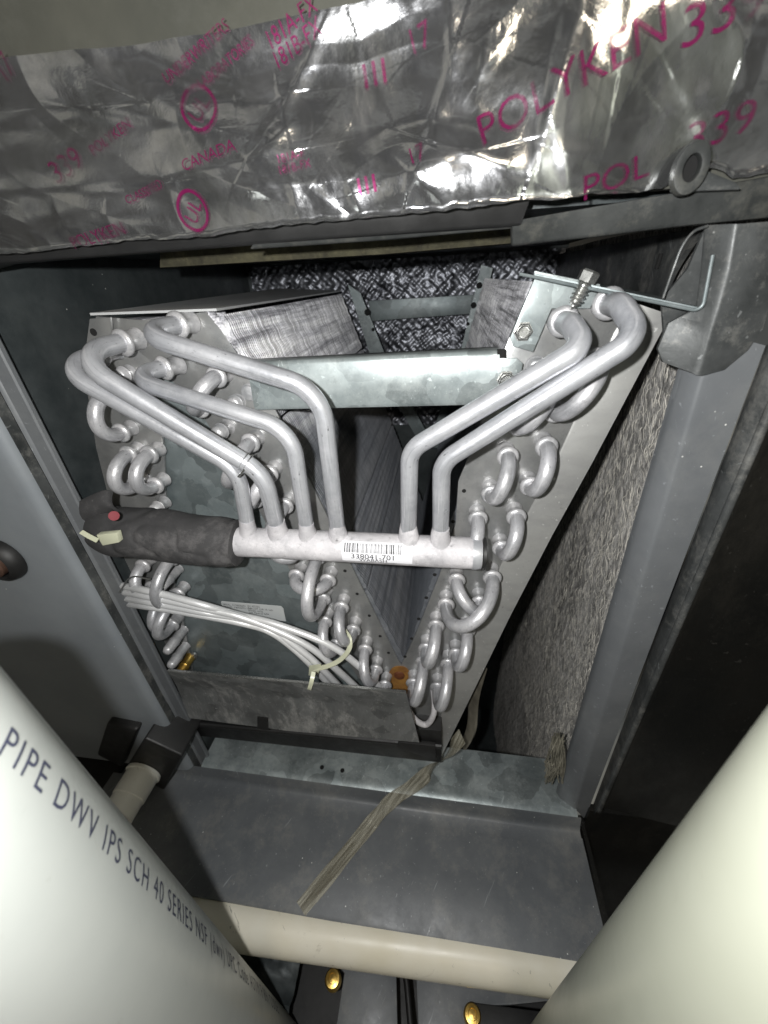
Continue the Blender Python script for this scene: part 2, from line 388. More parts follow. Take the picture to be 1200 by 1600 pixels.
def foilmat(name):
    m, nt, b = mat(name); v = coords(nt)
    f = ramp(nt, ntex(nt, v, 3.2, 9, 0.72, 0.8), [(0.42, 0.0), (0.66, 1.0)])
    col = mix(nt, f, (.74, .75, .78), (.50, .51, .50)); nt.links.new(col, b.inputs['Base Color']); setp(b, metal=0.96)
    r = ramp(nt, ntex(nt, v, 4.0, 9, 0.75, 0.5), [(0.42, 0.07), (0.64, 0.26)]); nt.links.new(r, b.inputs['Roughness'])
    p = bump(nt, b, ntex(nt, v, 3.4, 3, 0.5, 0.7), 0.30, 0.006)
    bump(nt, b, ntex(nt, v, 26, 5, 0.7), 0.10, 0.0015, p); return m
M['foil'] = foilmat('aluminium_foil_tape')

def tapemat(name):
    m, nt, b = mat(name); v = coords(nt)
    w = ntex(nt, coords(nt, (1.0, 1.0, 1.0), (0, 0, math.radians(STRAP)), pre=(11, .5, 1)), 7, 4, 0.7)
    c = ramp(nt, w, [(0.40, (.22, .20, .14)), (0.62, (.58, .56, .46))])
    nt.links.new(c, b.inputs['Base Color']); setp(b, rough=0.25, metal=0.1); b.inputs['Alpha'].default_value = 0.42
    bump(nt, b, w, 0.6, 0.001); return m
M['strap'] = tapemat('filament_tape')

random.seed(4)
YP = 1.10        # plane of the coil end plates
OUT = Vector((0, -1, 0))

# ================================================================== SETTING
def struct(name, mb, m, **k): return tag(obj(name, mb, m, **k), kind='structure')
# furnace top the cabinet stands on, and dark ground far below
mb = MB()
rows = []
prof = [(1.30, -2.20), (0.975, -2.20), (0.955, -2.203), (0.945, -2.215), (0.935, -2.262), (0.925, -2.275), (0.90, -2.280), (0.70, -2.281), (0.50, -2.283), (0.485, -2.29), (0.48, -2.36)]
# ================================================================== CABINET
cab = empty('coil_cabinet', (0, 1.0, -2.28), 'open grey metal cabinet with painted posts around the evaporator coil', 'cabinet')
apr = MB()
def xl(y): return -1.75
apr.sheet([[Vector((xl(y), y, z)), Vector((-1.0, y, z)), Vector((0, y, z)), Vector((0.70, y, z))] for y, z in prof[6:]], 0.012, (0, 0, -1))
obj('top_shelf', apr, M['apron'], cab, 30)
# galvanised sill strip with its rounded step
sl = MB(); pr = [(1.20, -2.198), (0.985, -2.198), (0.965, -2.200), (0.952, -2.206), (0.945, -2.218), (0.935, -2.255), (0.927, -2.270), (0.912, -2.277), (0.86, -2.2775)]
sl.sheet([[Vector((-1.23 - (0.15 if y < .95 else 0), y, z)), Vector((-.3, y, z)), Vector((0.68, y, z))] for y, z in pr[:4]], 0.008, (0, 0.3, -1))
obj('sill_strip', sl, M['galv'], cab, 50)
sl = MB(); sl.sheet([[Vector((-1.42, y, z)), Vector((-.3, y, z)), Vector((0.695, y, z))] for y, z in pr[3:]], 0.008, (0, 0.6, -1))
obj('sill_step', sl, M['apron'], cab, 50)
for hx, hy in ((503, 1199), (535, 1204)):
    c = PZ(hx, hy, -2.195); t = MB(); ring(t, c, (0, 0, 1), [(0.011, 0.0), (0.011, 0.002)], 12); obj('sill_hole', t, M['dark'], cab)
t = MB(); a = PZ(470, 1187, -2.194); bq = PZ(575, 1184, -2.194)
# inner walls
w = MB(); w.box((-1.275, 1.012, -4.2), (-1.255, 2.77, 0.40)); obj('left_inner_wall', w, M['inner'], cab)
w = MB(); w.box((-1.27, 2.75, -4.2), (0.66, 2.78, 0.40)); obj('back_wall', w, M['inner'], cab)
w = MB(); w.box((-1.3, 1.3, -4.25), (0.7, 2.8, -4.2)); obj('bottom_wall', w, M['inner'], cab)
w = MB(); w.box((-1.25, 1.10, 0.115), (0.62, 2.745, 0.14)); obj('ceiling_liner', w, M['inner'], cab)
# front rail under the foil (dark gasket channel, grey strip, brown insulation edge)
w = MB(); w.sheet([[PY(-60, 430, 1.02), PY(0, 412, 1.02), PY(400, 380, 1.02), PY(815, 352, 1.02)], [PY(-60, 380, 1.0), PY(0, 380, 1.0), PY(400, 345, 1.0), PY(830, 310, 1.0)]], 0.05)
obj('front_rail', w, M['black'], cab, bevel=0.006)
w = MB(); w.sheet([[PY(390, 389, 1.05), PY(600, 375, 1.05), PY(806, 356, 1.05)], [PY(400, 372, 1.035), PY(600, 355, 1.035), PY(796, 337, 1.035)]], 0.012)
obj('rail_lip', w, M['rail'], cab, bevel=0.003)
w = MB(); w.sheet([[PY(250, 418, 1.30), PY(600, 397, 1.30), PY(822, 378, 1.30)], [PY(250, 380, 1.28), PY(600, 362, 1.28), PY(830, 342, 1.28)]], 0.05)
obj('insulation_edge', w, M['fibreedge'], cab)
# right inner liner (fibrous)
def wall_grid(x, y0, y1, z0, z1, ny, nz, amp, seed, f=3.0):
    rows = []
    for i in range(nz+1):
        z = z1 + (z0-z1)*(i/nz)**1.4; r = []
        for j in range(ny+1):
            y = y0 + (y1-y0)*j/ny
            yy = y + .25*z; r.append(Vector((x + amp*(noise.noise(Vector((yy*f, z*f*.7, seed))) + 0.22*noise.noise(Vector((yy*f*4, z*f*1.6, seed+4))) + 0.26*noise.noise(Vector((yy*f*18, z*f*4, seed+8)))), y, z)))
        rows.append(r)
    return rows
w = MB(); w.sheet(wall_grid(0.645, 1.03, 2.74, -4.2, 0.10, 260, 380, 0.020, 1.0), 0.02, (1, 0, 0))
lin = obj('insulation_liner', w, M['fibre']); tag(lin, 'torn dusty fibrous insulation lining the right inside wall of the cabinet', 'insulation')
rows = []
for i in range(161):
    z = -0.9 + 1.0*i/160; r = []
    for j in range(301):
        x = -1.22 + 1.86*j/300
        r.append(Vector((x, 2.715 + 0.016*noise.noise(Vector((x*7, z*9, 3))) + .006*noise.noise(Vector((x*20, z*30, 9))) + .0035*noise.noise(Vector((x*50, z*50, 2))) + .0030*math.cos(x*125+2*math.sin(z*9))*math.cos(z*125+2*math.sin(x*8)), z)))
    rows.append(r)
w = MB(); w.sheet(rows, 0.02)
o = obj('quilted_liner', w, M['quilt']); tag(o, 'crinkled silver quilted liner on the back wall behind the coil', 'insulation')
rl = random.Random(8); w = MB()
for k in range(5200):
    y = 1.04 + 1.2*rl.random()**1.6; z = -.15 - 2.6*rl.random(); L_ = rl.uniform(.015, .06); an = math.radians(rl.gauss(72, 26)); wd = rl.uniform(.0006, .0016)
    def sp(yy_, zz_): 
        q = yy_ + .25*zz_; f_ = 3.0
        return .645 + .020*(noise.noise(Vector((q*f_, zz_*f_*.7, 1.0))) + .22*noise.noise(Vector((q*f_*4, zz_*f_*1.6, 5.0)))) - .006
    pv = []; cz = rl.uniform(-.35, .35)
    for i_ in range(4):
        t_ = i_/3; a_ = an + cz*(t_-.5)*4; yy_ = y + L_*t_*math.cos(a_); zz_ = z + L_*t_*math.sin(a_); pv.append(Vector((sp(yy_, zz_) - .004*math.sin(t_*math.pi)*rl.random(), max(yy_, 1.032), zz_)))
    b0 = len(w.v)
    for p in pv: w.v += [p + Vector((0, -wd, 0)), p + Vector((-.0006, wd, 0))]
    for i_ in range(3): w.f.append((b0+2*i_, b0+2*i_+1, b0+2*i_+3, b0+2*i_+2))
o = obj('loose_fibres', w, M['strand'], lin, 0, fixn=False); o['kind'] = 'stuff'
# frayed end of the liner near the floor
w = MB()
for k in range(60):
    a = PY(872 + random.uniform(-10, 10), 1165 + random.uniform(-20, 15), 1.02)
    b_ = PY(864 + random.uniform(-14, 16), 1208 + random.uniform(-18, 18), 0.99 + random.uniform(-.01, .02))
    mid = (a+b_)/2 + Vector((random.uniform(-.015, .015), random.uniform(-.02, .01), 0))
    w.tube(catmull([a, mid, b_], 4), [random.uniform(.0016, .0035)]*9, 5)
o = obj('frayed_insulation', w, M['fray'])
o.parent = lin; tag(o, None, None, None, 'stuff')

# left front: lip, dark channel wall, front panel
def zrows(cols, z0, z1, n=2):
    return [[Vector((c[0], c[1], z0 + (z1-z0)*i/n)) for i in range(n+1)] for c in cols]
w = MB(); w.sheet(zrows([(-1.213, 1.012), (-1.213, 1.0), (-1.218, 0.996), (-1.262, 0.996), (-1.266, 0.992), (-1.268, 0.985)], -2.262, 0.12), 0.008, (-.6, .8, 0))
obj('post_lip', w, M['paint'], cab, 35)
w = MB(); w.sheet(zrows([(-1.269, 0.984), (-1.271, 0.952)], -2.262, 0.12), 0.008, (-1, 0, 0))
obj('post_channel', w, M['darkgalv'], cab, 35)
w = MB(); cols = [(-1.272, 0.951), (-1.276, 0.938), (-1.285, 0.929), (-1.300, 0.924), (-1.33, 0.922), (-1.6, 0.920), (-2.9, 0.915)]
w.sheet(zrows(cols, -2.20, 0.12), 0.010, (0, 1, 0)); obj('left_panel', w, M['paint_brightened'], cab, 50)
# right post
w = MB()
def pxrow(a, b_, ya, yb, n=6):
    A = PY(a[0], a[1], ya); B = PY(b_[0], b_[1], yb)
    return [A.lerp(B, i/n) for i in range(n+1)]
R0 = pxrow((1080, 520), (868, 1246), 1.040, 1.040); R1 = pxrow((1088, 520), (874, 1250), 1.02, 1.02)
R3 = pxrow((1112, 520), (893, 1262), 0.988, 0.988); R4 = pxrow((1122, 520), (899, 1264), 0.982, 0.982); R5 = pxrow((1196, 540), (914, 1280), 0.985, 0.985)
w.sheet([R0, R1, R3, [a.lerp(b_, .5) + Vector((0, -.002, 0)) for a, b_ in zip(R3, R4)], R4, [a.lerp(b_, .1) + Vector((0, -.0008, 0)) for a, b_ in zip(R4, R5)], R5], 0.012)
obj('right_post', w, M['paint'], cab, 60)
# right outer panel
w = MB()
Q0 = pxrow((1204, 540), (921, 1280), 1.0, 1.0); Q1 = pxrow((1212, 540), (926, 1276), 0.975, 0.975)
Q2 = pxrow((1234, 560), (934, 1266), 0.950, 0.950); Q3 = [p + Vector((.02, -.004, 0)) for p in Q2]; Q4 = [p + Vector((.035, .012, 0)) for p in Q2]
Q5 = [p + Vector((1.4, -.15, 0)) for p in Q2]
w.sheet([Q2, Q3, Q4, Q5], 0.012); obj('right_panel', w, M['blackgloss'], cab, 60)
w = MB(); w.sheet([Q0, Q1, [p + Vector((-.0005, -.001, 0)) for p in Q2]], 0.012); obj('panel_return', w, M['darkgalv'], cab, 60)
w = MB(); w.tube([p + Vector((.004, -.001, 0)) for p in Q2], .010, 12); obj('panel_ridge', w, M['darkgalv'], cab, 60)
w = MB(); w.box((0.712, 0.35, -3.6), (0.73, 1.0, -2.29)); w.box((0.731, 0.97, -3.6), (3.2, 1.0, -2.17)); obj('lower_side_panel', w, M['blackgloss'], cab)
w = MB(); w.box((-3.2, 1.05, -3.6), (-1.45, 1.08, -1.9)); w.box((-3.2, .60, -2.36), (-1.76, 1.05, -2.34)); obj('lower_left_backdrop', w, M['black'], cab)  # dark backdrop sheets, added to block the world background at lower left
w = MB(); w.prism([PY(930, 1285, .98), PY(945, 1300, .98), PY(932, 1345, .98), PY(922, 1320, .98)], (0, .02, 0)); obj('corner_gusset', w, M['darkgalv'], cab, bevel=.004)
# top right: dusty rail, side baffle, corner cap, shelf edge
w = MB(); w.sheet([[PY(800, 384, 1.06), PY(930, 370, 1.02), PY(1080, 352, 1.0), PY(1230, 338, 1.0)], [PY(800, 345, 1.02), PY(930, 322, 1.0), PY(1080, 296, 0.99), PY(1230, 270, 0.99)]], 0.03)
obj('top_right_rail', w, M['rail'], cab, bevel=.006)
rows = []
for t in range(9):
    f = t/8; e = PX(1108 - 70*f - 8*math.sin(f*math.pi), 352 + 116*f, 0.60)
    rows.append([Vector((0.60, 2.70, e.z*1.0)), Vector((0.60, 1.8, e.z)), Vector((0.60, e.y + .05, e.z)), e + Vector((-.004, 0, 0)), e + Vector((-.012, -.004, 0))])
w = MB(); w.sheet(rows, 0.008, (1, 0, 0)); obj('side_baffle', w, M['darkgalv'], cab, 50)
w = MB(); a = PX(1033, 396, 0.594); b_ = PX(1026, 420, 0.594); w.tube([a, b_], 0.006, 8); obj('baffle_slot', w, M['dark'], cab)
w = MB(); w.sheet([[PY(1034, 468, 1.03), PY(1040, 560, 1.05)], [PY(1075, 420, 1.03), PY(1075, 575, 1.04)], [PY(1105, 350, 1.03), PY(1100, 580, 1.03)]], 0.008)
obj('corner_filler', w, M['darkgalv'], cab)
w = MB()
C0 = [PY(1104, 352, 1.0), PY(1098, 420, 1.0), PY(1090, 480, 1.0), PY(1045, 505, 1.0), PY(1028, 545, 1.0), PY(1036, 566, 1.0)]
C1 = [PY(1140, 350, .974), PY(1128, 420, .974), PY(1112, 480, .974), PY(1100, 520, .974), PY(1092, 550, .974), PY(1080, 582, .974)]
C2 = [PY(1147, 350, .966), PY(1136, 420, .966), PY(1120, 480, .966), PY(1107, 520, .966), PY(1099, 550, .966), PY(1088, 586, .966)]
C3 = [PY(1154, 350, .964), PY(1143, 420, .964), PY(1127, 480, .964), PY(1114, 520, .964), PY(1106, 550, .964), PY(1096, 587, .964)]
C4 = [PY(1215, 345, .978), PY(1210, 420, .978), PY(1204, 470, .978), PY(1192, 515, .978), PY(1168, 548, .978), PY(1132, 578, .978)]
w.sheet([C0, C1, C2, C3, C4], 0.008); obj('corner_cap', w, M['darkgalv'], cab, 50, bevel=0)
w = MB(); w.tube(fillet([PY(812, 428, 1.06), PY(1097, 487, .975), PY(1114, 398, .975)], [.012], 5), 0.0034, 8)
obj('hemmed_edge', w, M['delta'], cab)
w = MB(); w.prism([PY(835, 430, 1.065), PY(1092, 484, .985), PY(1088, 478, 1.10), PY(850, 428, 1.25)], (0, 0, .004)); obj('shelf_strip', w, M['delta'], cab)
w = MB(); w.tube(catmull([PY(1106, 353, .99), PY(1084, 362, .99), PY(1066, 385, .99), PY(1052, 420, .99), PY(1036, 466, .995)], 6), .0026, 8); obj('baffle_edge', w, M['darkgalv'], cab)

# foil tape over the duct above
def seg_d(p, a, b_):
    ab = (b_[0]-a[0], b_[1]-a[1]); t = max(0, min(1, ((p[0]-a[0])*ab[0] + (p[1]-a[1])*ab[1])/(ab[0]**2+ab[1]**2)))
    dx = p[0]-a[0]-ab[0]*t; dy = p[1]-a[1]-ab[1]*t
    side = ab[0]*(p[1]-a[1]) - ab[1]*(p[0]-a[0])
    dd_ = math.hypot(dx, dy); return math.sqrt(dd_*dd_ + .0045**2), t, math.tanh((dd_ if side > 0 else -dd_)/.010)
cre_px = [((905, 0), (825, 270), .022, .03), ((880, 20), (840, 240), .014, .02), ((700, 0), (703, 95), .012, .02), ((703, 95), (640, 300), .016, .04), ((690, 232), (830, 290), .02, .035),
          ((860, 215), (885, 300), .016, .025), ((860, 215), (1190, 140), .010, .06), ((885, 250), (1010, 300), .012, .03), ((490, 60), (455, 130), .012, .02), ((455, 130), (395, 250), .015, .03),
          ((240, 165), (330, 200), .014, .03), ((380, 150), (455, 140), .012, .03), ((0, 300), (280, 285), .012, .03), ((280, 285), (460, 240), .010, .03), ((330, 310), (500, 290), .012, .025),
          ((265, 300), (285, 350), .010, .015), ((545, 290), (565, 335), .009, .014), ((530, 325), (480, 290), .008, .02), ((640, 270), (700, 330), .012, .02), ((0, 370), (60, 392), .012, .02),
          ((1130, 60), (1160, 150), .010, .03), ((1050, 130), (1130, 260), .012, .03), ((760, 60), (745, 130), .010, .012), ((745, 130), (790, 60), .008, .012), ((600, 290), (760, 240), .010, .04), ((980, 0), (960, 120), .008, .05)]
cre_px += [((-40, 205), (150, 175), .012, .05), ((150, 175), (300, 200), .012, .04), ((430, 130), (450, 200), .012, .012), ((450, 200), (420, 235), .010, .012), ((90, 320), (120, 380), .006, .010), ((170, 325), (180, 372), .006, .010), ((455, 275), (470, 345), .007, .012), ((560, 60), (600, 160), .007, .03), ((730, 150), (765, 215), .008, .010), ((930, 60), (1000, 140), .009, .04), ((1170, 20), (1150, 90), .009, .03), ((340, 60), (360, 140), .006, .02)]
CRE = []
for a, b_, amp, wd in cre_px:
    A = PY(*a, .98); B = PY(*b_, .98); CRE.append(((A.x, A.z), (B.x, B.z), amp, wd))
def foil_y(x, z):
    d = 0.026*noise.noise(Vector((x*2.6, z*4.0, 2))) + 0.016*noise.noise(Vector((x*1.5+2*z, z*8.0, 12))) + 0.009*noise.noise(Vector((x*5+z*3, z*11, 5))) + .004*math.sin(z*26+3*noise.noise(Vector((x*3, z*3, 8))))
    for a, b_, amp, wd in CRE:
        dist, t, sd = seg_d((x, z), a, b_)
        if dist < wd*4:
            f = math.exp(-dist/(wd*1.15)) * (0.35 + 0.65*math.sin(math.pi*(0.1+0.8*t)))
            d += -amp*0.60*f * (.72 + .28*sd)
    crn = noise.noise(Vector((x*9, z*9, 7))); r = abs(noise.noise(Vector((x*5+3, z*6, 1))))
    d += 0.010*min(r, .25) + 0.0025*crn
    return 0.975 + d
foil_bottom_px = [(-80, 402), (0, 397), (30, 396), (60, 393), (110, 386), (160, 382), (200, 375), (260, 374), (330, 370), (370, 362), (430, 355), (470, 350), (520, 346), (580, 340), (640, 335), (700, 330), (760, 324), (820, 313), (860, 315), (920, 304), (980, 302), (1040, 292), (1060, 280), (1070, 262), (1120, 262), (1150, 278), (1185, 272), (1260, 264)]
fb = [PY(px, py, .975) for px, py in foil_bottom_px]
def edge_z(tab, x):
    for a, b_ in zip(tab, tab[1:]):
        if a.x <= x <= b_.x:
            t = (x-a.x)/(b_.x-a.x); return a.z*(1-t)+b_.z*t
    return tab[0].z if x < tab[0].x else tab[-1].z
ft = [PY(-300, 130, .975), PY(50, 96, .975), PY(330, 48, .975), PY(560, 0, .975)]
def top_z(x):
    if x > ft[-1].x: return min(0.62, ft[-1].z + (x-ft[-1].x)*0.2)
    return edge_z(ft, x)
foil = empty('foil_tape', (-.2, .98, .12), 'wrinkled shiny foil tape with magenta printing across the duct above the opening', 'foil tape')
NX, NZ = 760, 220
rows = []
x0, x1 = -1.35, 0.78
for i in range(NX+1):
    x = x0 + (x1-x0)*i/NX; zb = edge_z(fb, x) + 0.0025*noise.noise(Vector((x*45, 0, 0))); zt = top_z(x); r = []
    for j in range(NZ+1):
        t = j/NZ; z = zb + (zt-zb)*t
        curl = 0.012*max(0, 1-t/0.04)**2*(0.5 + noise.noise(Vector((x*12, 0, 3))))
        r.append(Vector((x, foil_y(x, z) - curl, z)))
    rows.append(r)
w = MB(); w.sheet(rows, 0.0022); obj('foil_sheet', w, M['foil'], foil, 70, fixn=False)
def foil_text(body, px, py, ang, h, xs=1.0, bold=0.0):
    """centre px,py ; ang degrees up-right ; h letter height"""
    vs, fs = text_geo(body, h/0.7, xs, 0.008, 'CENTER', thin=h*.008)
    c = PY(px, py, .97); ca, sa = math.cos(math.radians(ang)), math.sin(math.radians(ang)); t = MB(); out = []
    for vx, vy in vs:
        vy -= h/2; x = c.x + vx*ca - vy*sa; z = c.z + vx*sa + vy*ca
        out.append(Vector((x, foil_y(x, z) - 0.0042, z)))
    t.add(out, fs); obj('printed_lettering', t, M['magenta'], foil, 0, fixn=False)
foil_text('POLYKEN', 882, 128, 21, .046, 1.05)
foil_text('339', 1125, 22, 15, .046, 1.2)
foil_text('POL', 962, 275, 16, .036, 1.25)
foil_text('339', 1130, 196, 16, .042, 1.15)
foil_text('17', 652, 50, 18, .032, .9); foil_text('17', 650, 243, 18, .026, .9)
foil_text('III', 582, 106, 8, .032, 1.5); foil_text('III', 574, 290, 8, .028, 1.5)
foil_text('181A-FX', 450, 30, 20, .022, .9); foil_text('181B-FX', 458, 62, 20, .022, .9)
foil_text('181A-F', 456, 246, 8, .013, 1.0); foil_text('181B-FX', 462, 262, 8, .013, 1.0)
foil_text('339', 102, 258, 18, .036, 1.1); foil_text('POLYKEN', 172, 214, 20, .016, 1.1)
foil_text('UNDERWRITERS', 300, 78, 22, .016, .9); foil_text('LABORATORIES', 345, 92, 22, .014, .9)
foil_text('CANADA', 330, 245, 12, .018, 1.1); foil_text('POLYKEN', 150, 368, 8, .022, 1.1)
foil_text('17', 20, 112, 20, .03, .9); foil_text('CLASSIFIED', 225, 300, 12, .014, 1.0)
for px, py, rx in ((310, 168, .034), (302, 330, .034)):
    c = PY(px, py, .97); t = MB(); pts = []
    for rr in (rx, rx*0.84):
        for k in range(36):
            a = 2*math.pi*k/36; x = c.x + rr*math.cos(a); z = c.z + rr*math.sin(a)*1.05; pts.append(Vector((x, foil_y(x, z) - .0042, z)))
    t.add(pts, [(k, (k+1) % 36, 36+(k+1) % 36, 36+k) for k in range(36)]); obj('printed_mark', t, M['magenta'], foil, 0, fixn=False)
    foil_text('UL', px, py, 55, .028, .9)
# duct face behind the tape
w = MB(); w.sheet([[Vector((x, 1.004, z)) for z in (0.12, .3, .8)] for x in (-2.2, -1.2, 0, 1.2)], 0.02)
dw = struct('duct_wall', w, M['delta'])
M['duct'] = metal('dull_duct_steel', (.075, .078, .068), (.12, .12, .10), 0.5, 0.40, 0.5, 2.5, (1, 1, 1), 0.05, 0.3, 0, (.22, .22, .2)); dw.data.materials[0] = M['duct']

# grey eyelet tab poking through the foil
tabo = empty('eyelet_tab', PY(1080, 262, .95), 'grey metal tab with a round hole poking through the foil tape', 'bracket')
w = MB(); c = PY(1082, 262, .945); pts = []
ringo = [(0.027*math.cos(a), 0.037*math.sin(a)) for a in [2*math.pi*k/24 for k in range(24)]]
w = MB(); n = 24
for yy in (0, .02):
    for s_ in (1.0, .52):
        for q in ringo: w.v.append(c + Vector((q[0]*s_, yy, q[1]*s_)))
for k in range(n):
    k2 = (k+1) % n
    w.f += [(k, k2, n+k2, n+k), (2*n+k, 2*n+k2, 3*n+k2, 3*n+k), (k, k2, 2*n+k2, 2*n+k), (n+k, n+k2, 3*n+k2, 3*n+k)]
obj('eyelet', w, M['rail'], tabo, bevel=0.002)
w = MB(); ring(w, c + Vector((0, .021, 0)), (0, 1, 0), [(0.024, -.006), (0.024, .003)], 20); obj('eyelet_hole', w, M['dark'], tabo)
w = MB(); w.prism([PY(1052, 288, .965), PY(1068, 262, .965), PY(1110, 268, .965), PY(1150, 284, .965), PY(1160, 296, .965), PY(1050, 300, .965)], (0, .012, 0)); obj('tab_plate', w, M['darkgalv'], tabo, bevel=.003)

# grommets on the left panel
def grommet(px, py, r, label, mt, big=True):
    c = PY(px, py, .915); g = empty('line_grommet', c, label, 'grommet'); t = MB()
    pr_ = [(r*.62, 0.0), (r*.62, -.035), (r*.72, -.045), (r*.9, -.035), (r, -.012), (r, 0.0)]
    ring(t, c, (0, 1, 0), pr_, 28); obj('rubber_ring', t, M['black'], g)
    t = MB(); ring(t, c, (0, -1, 0), [(r*.56, 0), (r*.56, .05), (r*.5, .055)], 24); obj('pipe_end', t, mt, g); return g
grommet(6, 872, .085, 'black rubber grommet around a copper line in the left grey panel', M['copper'])
grommet(40, 1128, .06, 'black drain grommet low on the left panel in the pipe shadow', M['black'])

# ================================================================== COIL
coil = empty('evaporator_coil', (-.3, 1.1, -2.0), 'evaporator coil of slanted fin slabs with looping aluminium tubes on its end plates', 'coil')
def plate(name, pxs, y, m, th=0.010, bevel=0.002):
    t = MB(); t.prism([PY(a, b_, y) for a, b_ in pxs], (0, th, 0)); return obj(name, t, m, coil, 30, bevel=bevel)
plate('end_plate', [(782, 560), (835, 436), (850, 438), (970, 468), (986, 500), (868, 720), (742, 965), (684, 1135), (640, 1145), (622, 1050), (652, 985), (688, 895), (712, 818), (716, 752), (722, 738), (742, 690)], YP, M['plate'])
plate('end_plate', [(150, 494), (222, 500), (322, 487), (345, 515), (385, 575), (430, 640), (470, 722), (548, 882), (622, 1032), (640, 1058), (600, 1085), (560, 1060), (455, 895), (380, 750), (300, 625), (230, 560)], YP, M['plate'])
plate('end_plate', [(150, 494), (128, 560), (150, 700), (200, 900), (262, 1062), (304, 1064), (284, 960), (262, 870), (256, 700), (240, 600), (230, 520)], YP + .001, M['plate'])
plate('delta_plate', [(225, 520), (320, 540), (610, 1100), (270, 1085), (240, 800)], YP + .014, M['delta'])
t = MB(); A = PY(280, 1047, YP+.006); B = PY(560, 1072, YP+.006); t.tube([A, B], .007, 8); obj('delta_hem', t, M['delta'], coil)
# flange of the right plate
cre = [(988, 472), (960, 520), (868, 722), (805, 838), (742, 967), (702, 1070), (684, 1137)]
ext = [(1048, 492), (1018, 548), (926, 722), (862, 838), (795, 967), (735, 1090), (690, 1182)]
t = MB(); t.sheet([[PY(*p, YP-.002) for p in cre], [PY(*p, YP-.004).lerp(PY(*q, YP-.012), .06) for p, q in zip(cre, ext)], [PY(*q, YP-.012) for q in ext]], 0.007)
obj('plate_flange', t, M['flange'], coil, 60)
# fin blocks
def block(p0, p1, t0, t1, nrm, depth, y0, y1, name='fin_block'):
    A = p0.lerp(p1, t0); B = p0.lerp(p1, t1); n_ = Vector(nrm).normalized()*depth
    # shallow ridges along the tube rows
    k = 6; top = []
    for i in range(k*4+1):
        f = i/(k*4); q = A.lerp(B, f) - Vector(nrm).normalized()*0.004*(1-math.cos(f*k*2*math.pi))*0.5; top.append(q)
    t = MB(); nn = Vector(nrm).normalized(); sp = .0125; cnt = int((y1-y0)/sp)
    A2, B2 = A + nn*.030, B + nn*.030
    core = [A2, B2, B + n_, A + n_]
    t.prism([Vector((q.x, y0 + .002, q.z)) for q in core], (0, y1-y0-.002, 0))
    fp = top[::2] + [B2, A2]
    for i in range(cnt):
        yy = y0 + i*sp; wob = .0012*noise.noise(Vector((i*.7, t0*9, 3)))
        t.prism([Vector((q.x, yy + wob + .0012*noise.noise(Vector((q.x*12, i*.05, q.z*12))), q.z)) for q in fp], (0, .0042, 0))
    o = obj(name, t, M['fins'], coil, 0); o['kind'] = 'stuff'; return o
def xz(p, y=YP): 
    v = PY(*p, y); return Vector((v.x, 0, v.z))
mA, mB_ = xz((345, 492)), xz((640, 1050)); d_ = (mB_-mA).normalized(); nl = Vector((-d_.z, 0, d_.x)); nl = nl if nl.x < 0 else -nl
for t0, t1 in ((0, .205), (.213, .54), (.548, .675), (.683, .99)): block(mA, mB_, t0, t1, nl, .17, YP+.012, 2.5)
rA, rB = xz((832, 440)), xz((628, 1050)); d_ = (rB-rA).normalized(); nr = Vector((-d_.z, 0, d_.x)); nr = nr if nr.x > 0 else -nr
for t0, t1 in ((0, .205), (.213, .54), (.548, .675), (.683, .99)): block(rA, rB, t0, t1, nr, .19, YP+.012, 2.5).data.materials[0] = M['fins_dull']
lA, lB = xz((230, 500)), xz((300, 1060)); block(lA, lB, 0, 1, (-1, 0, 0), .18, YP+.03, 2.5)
# crushed fins beside the plate
rows = []
for i in range(41):
    f = i/40; q = PY(322 + (395-322)*f, 484 + (580-484)*f, YP); q2 = PY(352 + (420-352)*f, 488 + (585-488)*f, YP+.10)
    rows.append([q.lerp(q2, j/14) + nl*(-.010)*(noise.noise(Vector((f*22, j*.25, 0))) + .6*math.sin(j*.22*math.pi)) for j in range(15)])
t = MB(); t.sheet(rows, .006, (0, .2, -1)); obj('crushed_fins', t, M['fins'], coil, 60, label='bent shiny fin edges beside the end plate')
# top cover
t = MB(); t.prism([PY(140, 489, 1.07), PY(338, 482, 1.09), Vector((-.60, 2.5, -.045)), Vector((-.965, 2.5, -.018))], (0, 0, -.006)); obj('top_cover', t, M['cover'], coil)
t = MB(); t.prism([PY(140, 498, 1.085), PY(172, 496, 1.085), PY(176, 530, 1.085), PY(150, 545, 1.085), PY(134, 545, 1.085)], (0, .008, 0)); obj('corner_tab', t, M['plate'], coil, bevel=.001)
t = MB(); ring(t, PY(146, 519, 1.084), (0, 1, 0), [(.010, -.001), (.010, .001)], 12); obj('plate_hole', t, M['dark'], coil)
